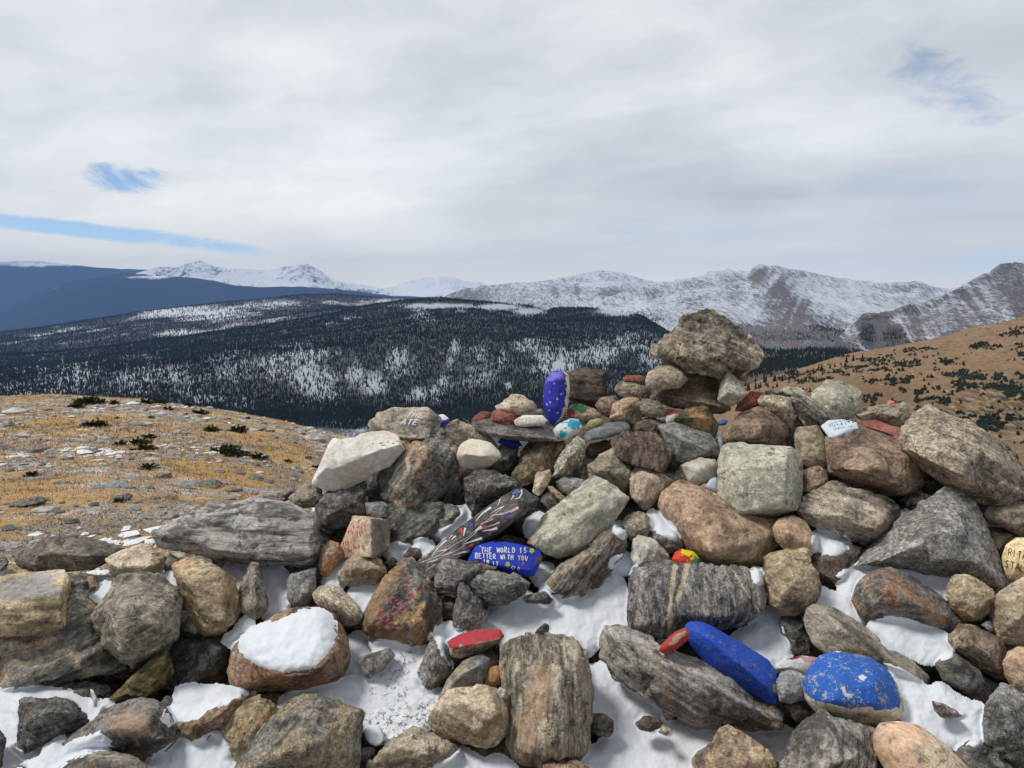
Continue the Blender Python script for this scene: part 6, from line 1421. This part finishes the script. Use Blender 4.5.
def ground_drop(X, Y):
    loc, nor, i, dist = GB.ray_cast(Vector((X, Y, 60.)), Vector((0, 0, -1)))
    return loc.z if loc is not None else 0.

# mound of earth under the pile
def mound():
    xs = np.linspace(-260, 1290, 120); rows = []
    top = np.array([topline(x) + 42 for x in xs])
    for u in np.linspace(1, 0, 14):
        y = top + (860 - top) * u
        rows.append(unproj(xs, y, np.array([sdepth(q) for q in y]) + .24))
    crest = rows[-1]
    rows.insert(0, rows[0] * np.array([1, 0, 0]) + np.array([0, .75, 0]) + np.stack([np.zeros(120), np.zeros(120), np.full(120, -.3)], 1))
    for dy, f in ((.25, .97), (.55, .72), (1.0, .3), (1.6, -.6)):
        q = crest.copy(); q[:, 1] += dy; q[:, 2] = crest[:, 2] * f - (.0 if f > 0 else .6); rows.append(q)
    P = np.stack(rows); n, k = P.shape[:2]; V = P.reshape(-1, 3)
    V = V + .03 * np.stack([fbm(V * 7, 1, 3), fbm(V * 7, 2, 3), fbm(V * 7, 3, 3)], 1)
    idx = np.arange(n * k).reshape(n, k); Fq = np.stack([idx[:-1, :-1], idx[:-1, 1:], idx[1:, 1:], idx[1:, :-1]], -1).reshape(-1, 4)
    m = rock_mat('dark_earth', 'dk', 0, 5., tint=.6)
    o = link('earth_mound', mesh_np('earth_mound', V, Fq, [m])); tag(o, kind='structure')
mound()

# dry grass tufts
def grass():
    r = np.random.default_rng(21); n = 150000
    R = np.exp(r.uniform(math.log(3.2), math.log(52), n)); A = np.radians(r.uniform(-72, -2, n))
    q = np.stack([R * np.sin(A), R * np.cos(A), np.zeros(n)], 1)
    k = (fbm(q / 3., 104, 4) * .8 + r.uniform(-.5, .5, n)) > -.05
    q = q[k]; q[:, 2] = [ground_drop(a, b) for a, b in q[:, :2]]
    n = len(q); V = []; H = r.uniform(.02, .055, n) * np.clip(R[k] / 14., .7, 1.5)
    for b in range(3):
        a = r.uniform(0, 6.28, n); w = H * r.uniform(.12, .3, n); ln = H * r.uniform(.4, 1.8, n); off = r.uniform(-.05, .05, (n, 2))
        cx, cy = q[:, 0] + off[:, 0], q[:, 1] + off[:, 1]
        V.append(np.stack([np.stack([cx + w * np.cos(a), cy + w * np.sin(a), q[:, 2] - .02], 1), np.stack([cx - w * np.cos(a), cy - w * np.sin(a), q[:, 2] - .02], 1), np.stack([cx + ln * np.sin(a), cy - ln * np.cos(a), q[:, 2] + H], 1)], 1))
    V = np.concatenate(V).reshape(-1, 3)
    m, t = new_mat('dry_grass'); tc = t.n('ShaderNodeTexCoord'); a = t.noise(tc.outputs['Object'], 1.2, 3, .7)
    p = t.n('ShaderNodeBsdfPrincipled'); p.inputs['Roughness'].default_value = .9
    t.l(t.mix(t.ramp(a, .3, .7), lin((150, 116, 72)), lin((206, 170, 118))), p.inputs['Base Color']); o = t.n('ShaderNodeOutputMaterial'); t.l(p.outputs[0], o.inputs[0])
    g = link('dry_grass', mesh_np('dry_grass', V, np.arange(len(V)).reshape(-1, 3), [m], False)); tag(g, kind='stuff')
grass()

# loose stones strewn over the tundra
ICO = None
def ico():
    bm = bmesh.new(); bmesh.ops.create_icosphere(bm, subdivisions=1, radius=1.0); bm.verts.ensure_lookup_table()
    V = np.array([v.co[:] for v in bm.verts]); Fc = np.array([[v.index for v in f.verts] for f in bm.faces]); bm.free(); return V, Fc
IV, IF = ico()
def scree():
    r = np.random.default_rng(31); n = 34000
    R = np.exp(r.uniform(math.log(3.2), math.log(52), n)); A = np.radians(r.uniform(-72, 40, n))
    q = np.stack([R * np.sin(A), R * np.cos(A), np.zeros(n)], 1)
    k = (fbm(q / 2.6, 204, 4) + r.uniform(-.25, .25, n) + .22 * np.exp(-((R - 7.5) / 2.2) ** 2)) > .14
    q = q[k]; n = len(q); S = np.exp(r.normal(-3.4, .5, n)) * np.clip((R[k] / 8.) ** .5, .8, 2.2)
    q[:, 2] = [ground_drop(a, b) for a, b in q[:, :2]]
    sc = S[:, None] * r.uniform(.5, 1.4, (n, 3)) * np.array([1.2, 1.2, .55]); a = r.uniform(0, 6.28, n)
    V = IV[None] * r.uniform(.7, 1.25, (n, len(IV), 1)) * sc[:, None, :]
    X = V[..., 0] * np.cos(a)[:, None] - V[..., 1] * np.sin(a)[:, None]; Y = V[..., 0] * np.sin(a)[:, None] + V[..., 1] * np.cos(a)[:, None]
    V = np.stack([X, Y, V[..., 2]], -1) + q[:, None, :]
    Fc = (IF[None] + (np.arange(n) * len(IV))[:, None, None]).reshape(-1, 3)
    m, t = new_mat('scree_stone'); tc = t.n('ShaderNodeTexCoord'); a = t.noise(tc.outputs['Object'], 3., 3, .7); f = t.noise(tc.outputs['Object'], 30., 3, .7)
    col = t.mix(t.ramp(a, .3, .68), lin((92, 88, 84)), lin((196, 190, 182))); col = t.mix(t.ramp(f, .5, .7, 0., .5), col, lin((60, 58, 54)))
    ge = t.n('ShaderNodeNewGeometry'); sp = t.n('ShaderNodeSeparateXYZ'); t.l(ge.outputs['Normal'], sp.inputs[0])
    sn = t.math('MULTIPLY', t.ramp(sp.outputs[2], .55, .85), t.ramp(t.noise(tc.outputs['Object'], .5, 3, .6), .50, .62))
    col = t.mix(sn, col, (.76, .78, .82))
    p = t.n('ShaderNodeBsdfPrincipled'); p.inputs['Roughness'].default_value = .9; t.l(col, p.inputs['Base Color']); o = t.n('ShaderNodeOutputMaterial'); t.l(p.outputs[0], o.inputs[0])
    g = link('scree', mesh_np('scree', V.reshape(-1, 3), Fc, [m], False)); tag(g, kind='stuff')
scree()

# larger single rocks on the tundra, and low evergreen shrubs
TR = []
for k in range(5):
    r = np.random.default_rng(40 + k)
    P = r.normal(size=(16, 3)); P /= np.linalg.norm(P, axis=1)[:, None]; P *= np.array([.5, .42, .26]) * r.uniform(.8, 1.1, (16, 1))
    me = hull_mesh(P); o = link('tmp', me); md = o.modifiers.new('r', 'REMESH'); md.mode = 'VOXEL'; md.voxel_size = .035
    TR.append(o)
dg = bpy.context.evaluated_depsgraph_get(); dg.update()
TRM = []
for k, o in enumerate(TR):
    me = bpy.data.meshes.new_from_object(o.evaluated_get(dg)); V, N, E = read_mesh(me); V = laplace(V, E, 1)
    V = V + N * (.06 * fbm(V * 5, k, 4) + .03 * ridged(V * 9, k + 9, 3))[:, None]
    me.vertices.foreach_set('co', V.astype(np.float32).ravel()); me.update(); me.polygons.foreach_set('use_smooth', np.ones(len(me.polygons), bool))
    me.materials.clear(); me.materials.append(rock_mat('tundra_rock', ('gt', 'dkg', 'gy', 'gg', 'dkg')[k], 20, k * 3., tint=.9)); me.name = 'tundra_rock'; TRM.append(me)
for o in TR: bpy.data.objects.remove(o)
Zt = lambda a, b: (a / 3.012, 370 + b / 3.012)
TRK = [(15, 235, 42), (118, 243, 60), (150, 252, 45), (270, 244, 50), (88, 408, 95), (510, 266, 55), (490, 322, 60), (548, 352, 80), (590, 345, 90), (630, 352, 85), (650, 305, 55), (705, 365, 60), (740, 368, 50), (785, 372, 60), (770, 330, 50), (815, 385, 50), (450, 356, 35), (345, 352, 70), (390, 356, 40), (370, 390, 55), (505, 388, 50), (465, 388, 40), (290, 356, 45), (190, 340, 45), (282, 408, 32), (272, 492, 50), (170, 430, 48), (400, 420, 45), (885, 297, 45), (30, 305, 24), (690, 292, 40), (720, 312, 40), (570, 262, 35), (410, 400, 40), (215, 460, 40), (330, 470, 45), (30, 480, 45), (120, 330, 35), (680, 345, 60), (810, 340, 36)]
r = random.Random(5)
for i, (a, b, w) in enumerate(TRK):
    x, y = Zt(a, b); p, d = ground_hit(x, y)
    if p is None or d > 90: continue
    o = link('tundra_rock', TRM[i % 5], loc=p); s = w / 3.012 / F * d * 1.05
    o.scale = (s, s, s * r.uniform(.65, 1.0)); o.rotation_euler = (r.uniform(-.15, .15), r.uniform(-.15, .15), r.uniform(-.7, .7)); o.location.z += .02 * s
    tag(o, 'grey rock lying in the tan grass of the tundra slope', 'rock', 'rocks strewn on the tundra slope')

def shrub_mesh(seed, n):
    r = np.random.default_rng(seed)
    # branches fanning from the root, each clothed in needle tufts
    V = []; nb = 34
    for b in range(nb):
        a = r.uniform(0, 6.28); el = r.uniform(.12, 1.15); L = r.uniform(.28, .55) * (1 if el < .6 else .8)
        d = np.array([math.cos(a) * math.cos(el), math.sin(a) * math.cos(el), math.sin(el) * .95])
        for k in range(n // nb):
            u = r.uniform(.25, 1.05); c = d * L * u + np.array([0, 0, -.12 * u * u * L]) + r.normal(0, .022, 3); c[2] = max(c[2], .01)
            t = d + r.normal(0, .55, 3); t /= np.linalg.norm(t); s = np.cross(t, r.normal(size=3)); s /= np.linalg.norm(s); ln = r.uniform(.05, .10)
            V += [c - s * ln * .28, c + s * ln * .28, c + t * ln]
    V = np.array(V)
    return V
SHR = []
for k in range(3):
    V = shrub_mesh(60 + k, 1500); SHR.append(mesh_np('shrub', V, np.arange(len(V)).reshape(-1, 3), [conifer_mat('shrub_needles', (.026, .036, .016), (.060, .074, .030), .5)], False))
SHP = [(230, 116, 38), (262, 103, 60), (293, 102, 40), (345, 104, 26), (285, 174, 52), (308, 209, 18), (360, 227, 30), (420, 226, 45), (450, 207, 36), (438, 243, 44), (395, 245, 18), (445, 300, 42), (505, 121, 30), (566, 111, 26), (604, 135, 40), (626, 115, 26), (566, 137, 18), (440, 103, 40), (480, 102, 40), (637, 186, 38), (715, 188, 50), (664, 254, 70), (700, 262, 64), (775, 270, 50), (708, 234, 18), (866, 280, 28), (928, 268, 22), (955, 300, 38), (822, 187, 14), (746, 147, 14), (835, 207, 12), (890, 222, 12), (96, 320, 30), (352, 146, 14), (455, 145, 16), (360, 398, 30), (915, 195, 12), (690, 150, 12)]
BIGL = {285: 'spiky dark shrub alone on the upper left of the tan slope', 664: 'widest dark evergreen shrub on the tan slope, its higher half', 700: 'low half of the widest dark evergreen shrub on the tan slope', 445: 'small dark shrub standing alone below the cluster of three on the slope', 715: 'bushy dark shrub beside pale gravel high on the tan slope', 775: 'dark shrub just downhill of the widest evergreen shrub'}
r = random.Random(9)
for i, (a, b, w) in enumerate(SHP):
    x, y = Zt(a, b); p, d = ground_hit(x, y)
    if p is None or d > 90: continue
    o = link('low_shrub', SHR[i % 3], loc=p); s = w / 3.012 / F * d * 1.4
    o.scale = (s, s, s * r.uniform(.75, 1.05)); o.rotation_euler = (0, 0, r.uniform(0, 6))
    tag(o, BIGL.get(a, 'small low dark evergreen shrub dotted on the tan tundra slope'), 'shrub', 'low evergreen shrubs on the tundra slope')
# ------------------------------------------------------------------ air, sky and sun
def haze():
    R = 23500.; z0, z1 = -641. - 1.5, 1150.
    V = np.array([(x, y, z) for z in (z0, z1) for y in (-R, R) for x in (-R, R)], float)
    Fq = np.array([(0, 2, 3, 1), (4, 5, 7, 6), (0, 1, 5, 4), (2, 6, 7, 3), (0, 4, 6, 2), (1, 3, 7, 5)])
    m, t = new_mat('haze_air'); v = t.n('ShaderNodeVolumePrincipled')
    v.inputs['Color'].default_value = (.25, .48, 1.0, 1); v.inputs['Density'].default_value = HAZE_DENSITY; v.inputs['Anisotropy'].default_value = .0
    o = t.n('ShaderNodeOutputMaterial'); t.l(v.outputs[0], o.inputs['Volume'])
    h = link('haze', mesh_np('haze', V, Fq, [m], False)); tag(h, kind='stuff')
HAZE_DENSITY = 2.9e-5
haze()

SUN_EL, SUN_TO = 58., np.array([-.80, -.10])      # height in degrees, horizontal direction towards the sun
sd = SUN_TO / np.linalg.norm(SUN_TO)
to_sun = Vector((sd[0] * math.cos(math.radians(SUN_EL)), sd[1] * math.cos(math.radians(SUN_EL)), math.sin(math.radians(SUN_EL))))
sl_ = bpy.data.lights.new('sun', 'SUN'); sl_.energy = 2.3; sl_.angle = math.radians(14); sl_.color = (1.0, .955, .89)
so = bpy.data.objects.new('sun', sl_); COL.objects.link(so); so.rotation_euler = to_sun.to_track_quat('Z', 'Y').to_euler()

def world():
    w = bpy.data.worlds.new('World'); SC.world = w; w.use_nodes = True
    w.node_tree.nodes.clear(); t = NT(w.node_tree)
    tc = t.n('ShaderNodeTexCoord'); dirv = tc.outputs['Generated']
    sky = t.n('ShaderNodeTexSky', sky_type='NISHITA'); sky.sun_disc = False
    sky.sun_elevation = math.radians(SUN_EL); sky.sun_rotation = math.atan2(to_sun.x, to_sun.y); sky.altitude = 3500; sky.air_density = 1.0; sky.dust_density = .4
    sp = t.n('ShaderNodeSeparateXYZ'); t.l(dirv, sp.inputs[0]); x, y, z = sp.outputs
    # cloud deck coordinates: the view direction meets a high level sheet
    zz = t.math('ADD', t.math('MAXIMUM', z, 0.), .16)
    cu = t.math('DIVIDE', x, zz); cv = t.math('DIVIDE', y, zz)
    cb = t.n('ShaderNodeCombineXYZ'); t.l(cu, cb.inputs[0]); t.l(cv, cb.inputs[1])
    rot = t.n('ShaderNodeVectorRotate', rotation_type='Z_AXIS'); t.l(cb.outputs[0], rot.inputs['Vector']); rot.inputs['Angle'].default_value = math.radians(28)
    q = rot.outputs[0]
    n1 = t.noise(t.vscale(q, (.30, .62, 1)), 1.0, 5, .52, .5)
    n2 = t.noise(t.vscale(q, (.9, 2.0, 1)), 1.0, 6, .55, .4)
    n3 = t.noise(t.vscale(dirv, (1, 1, 2.6)), 7.0, 6, .6, .3)
    d = t.math('ADD', t.math('ADD', t.math('MULTIPLY', n1, .55), t.math('MULTIPLY', n2, .25)), t.math('MULTIPLY', n3, .20))
    thick = t.ramp(d, .36, .64)
    cloud = t.mix(thick, CL_LIGHT, CL_DARK)
    # brighter, smoother towards the horizon
    hz = t.ramp(z, .0, .20, 1.0, 0.0)
    cloud = t.mix(t.math('MULTIPLY', hz, .8), cloud, t.mix(t.ramp(z, .0, .10), CL_HORIZON, CL_LOW))
    # unseen sky behind the camera dimmed, to strengthen shading on the stones
    dim = t.math('MULTIPLY', t.ramp(z, .52, .85, 1.0, .95), t.ramp(y, -.30, .25, .48, 1.0))
    dv_ = t.n('ShaderNodeCombineXYZ')
    for k in range(3): t.l(dim, dv_.inputs[k])
    cloud = t.mix(1.0, cloud, dv_.outputs[0], 'MULTIPLY')
    u = t.math('DIVIDE', x, t.math('MAXIMUM', y, .05)); v = t.math('DIVIDE', z, t.math('MAXIMUM', y, .05))
    n4 = t.noise(t.vscale(dirv, (1, 1, 2.0)), 3.2, 5, .55, .4)
    tot = None
    for (px, py, rx, ry, slope, s) in CLOUD_MASSES:
        p = unproj(px, py, 1.0) - EYE; a0, b0 = p[0] / p[1], p[2] / p[1]
        du = t.math('DIVIDE', t.math('SUBTRACT', u, a0), rx / F)
        dv = t.math('DIVIDE', t.math('ADD', t.math('SUBTRACT', v, b0), t.math('MULTIPLY', t.math('SUBTRACT', u, a0), slope)), ry / F)
        r2 = t.math('ADD', t.math('ADD', t.math('MULTIPLY', du, du), t.math('MULTIPLY', dv, dv)), t.math('MULTIPLY', t.math('SUBTRACT', n4, .5), 2.2))
        e = t.math('MULTIPLY', t.ramp(r2, 1.5, -.5), s)
        tot = e if tot is None else t.math('ADD', tot, e)
    gain = t.math('ADD', t.math('MULTIPLY', tot, t.ramp(y, .05, .2)), 1.0)
    gvv = t.n('ShaderNodeCombineXYZ'); t.l(gain, gvv.inputs[0]); t.l(t.math('ADD', t.math('MULTIPLY', t.math('SUBTRACT', gain, 1.), .92), 1.), gvv.inputs[1]); t.l(t.math('ADD', t.math('MULTIPLY', t.math('SUBTRACT', gain, 1.), .78), 1.), gvv.inputs[2])
    cloud = t.mix(1.0, cloud, gvv.outputs[0], 'MULTIPLY')
    # openings in the deck
    u = t.math('DIVIDE', x, t.math('MAXIMUM', y, .05)); v = t.math('DIVIDE', z, t.math('MAXIMUM', y, .05))
    front = t.ramp(y, .05, .2)
    wob = t.math('MULTIPLY', t.math('SUBTRACT', n3, .5), 1.0)
    wob2 = t.math('ADD', t.math('MULTIPLY', t.noise(t.vscale(dirv, (1, 1, 2.6)), 13.0, 7, .7, .6), .7), t.math('MULTIPLY', n4, .3))
    def uv(px, py):
        p = unproj(px, py, 1.0) - EYE; return p[0] / p[1], p[2] / p[1]
    hole = None
    for (px, py, rx, ry, slope, s, rag) in ((126, 179, 50, 16, .05, 1.1, 1.0), (100, 232, 185, 9, .115, 1.2, .7), (950, 82, 66, 32, .30, .55, 1.0), (985, 262, 70, 16, -.05, .35, 1.2), (680, 232, 120, 9, .0, .18, 1.4), (905, 188, 90, 20, .02, .14, 1.2), (60, 262, 90, 8, .05, .0, 1.)):
        a0, b0 = uv(px, py)
        du = t.math('DIVIDE', t.math('SUBTRACT', u, a0), rx / F)
        dv = t.math('DIVIDE', t.math('ADD', t.math('SUBTRACT', v, b0), t.math('MULTIPLY', t.math('SUBTRACT', u, a0), slope)), ry / F)
        r2 = t.math('ADD', t.math('MULTIPLY', du, du), t.math('MULTIPLY', dv, dv))
        r2 = t.math('ADD', r2, t.math('MULTIPLY', t.math('SUBTRACT', wob2, .5), rag * 5.5))
        hmk = t.math('MULTIPLY', t.ramp(r2, 1.2, .0), s)
        hole = hmk if hole is None else t.math('MAXIMUM', hole, hmk)
    hole = t.math('MULTIPLY', hole, front)
    bgc = t.n('ShaderNodeBackground'); bgc.inputs['Strength'].default_value = 1.0; t.l(cloud, bgc.inputs['Color'])
    bgs = t.n('ShaderNodeBackground'); bgs.inputs['Strength'].default_value = SKY_STRENGTH; t.l(sky.outputs[0], bgs.inputs['Color'])
    # below the horizon the sky only ever lights through the haze: plain grey
    mx = t.n('ShaderNodeMixShader'); t.l(t.math('MINIMUM', hole, 1.0), mx.inputs[0]); t.l(bgc.outputs[0], mx.inputs[1]); t.l(bgs.outputs[0], mx.inputs[2])
    o = t.n('ShaderNodeOutputWorld'); t.l(mx.outputs[0], o.inputs['Surface'])
CL_LIGHT, CL_DARK, CL_HORIZON, CL_LOW = tuple(lin((237, 240, 241))), tuple(lin((194, 199, 204))), (1.12, 1.03, .76), (.84, .83, .73)
SKY_STRENGTH = .13
CLOUD_MASSES = [(250, 150, 330, 110, .0, .20), (180, 205, 260, 50, .08, .10), (120, 92, 190, 26, -.12, -.14), (200, 20, 260, 36, -.1, -.08), (440, 80, 120, 90, .0, -.10), (560, 210, 300, 50, .0, -.08), (640, 80, 200, 70, 0., .10), (900, 205, 220, 50, .0, -.16), (1000, 40, 160, 60, 0., -.08), (820, 110, 130, 60, .3, .10), (380, 225, 140, 26, .0, .06), (60, 245, 160, 12, .05, .06)]
world()

# ------------------------------------------------------------------ render settings
SC.view_settings.view_transform = 'Standard'; SC.view_settings.look = 'None'; SC.view_settings.exposure = 0.10; SC.view_settings.gamma = 1.
SC.view_settings.use_curve_mapping = False
SC.render.engine = 'CYCLES'
SC.cycles.use_denoising = True
SC.cycles.max_bounces = 6; SC.cycles.diffuse_bounces = 3; SC.cycles.glossy_bounces = 2; SC.cycles.volume_bounces = 1; SC.cycles.transparent_max_bounces = 4
SC.cycles.caustics_reflective = False; SC.cycles.caustics_refractive = False
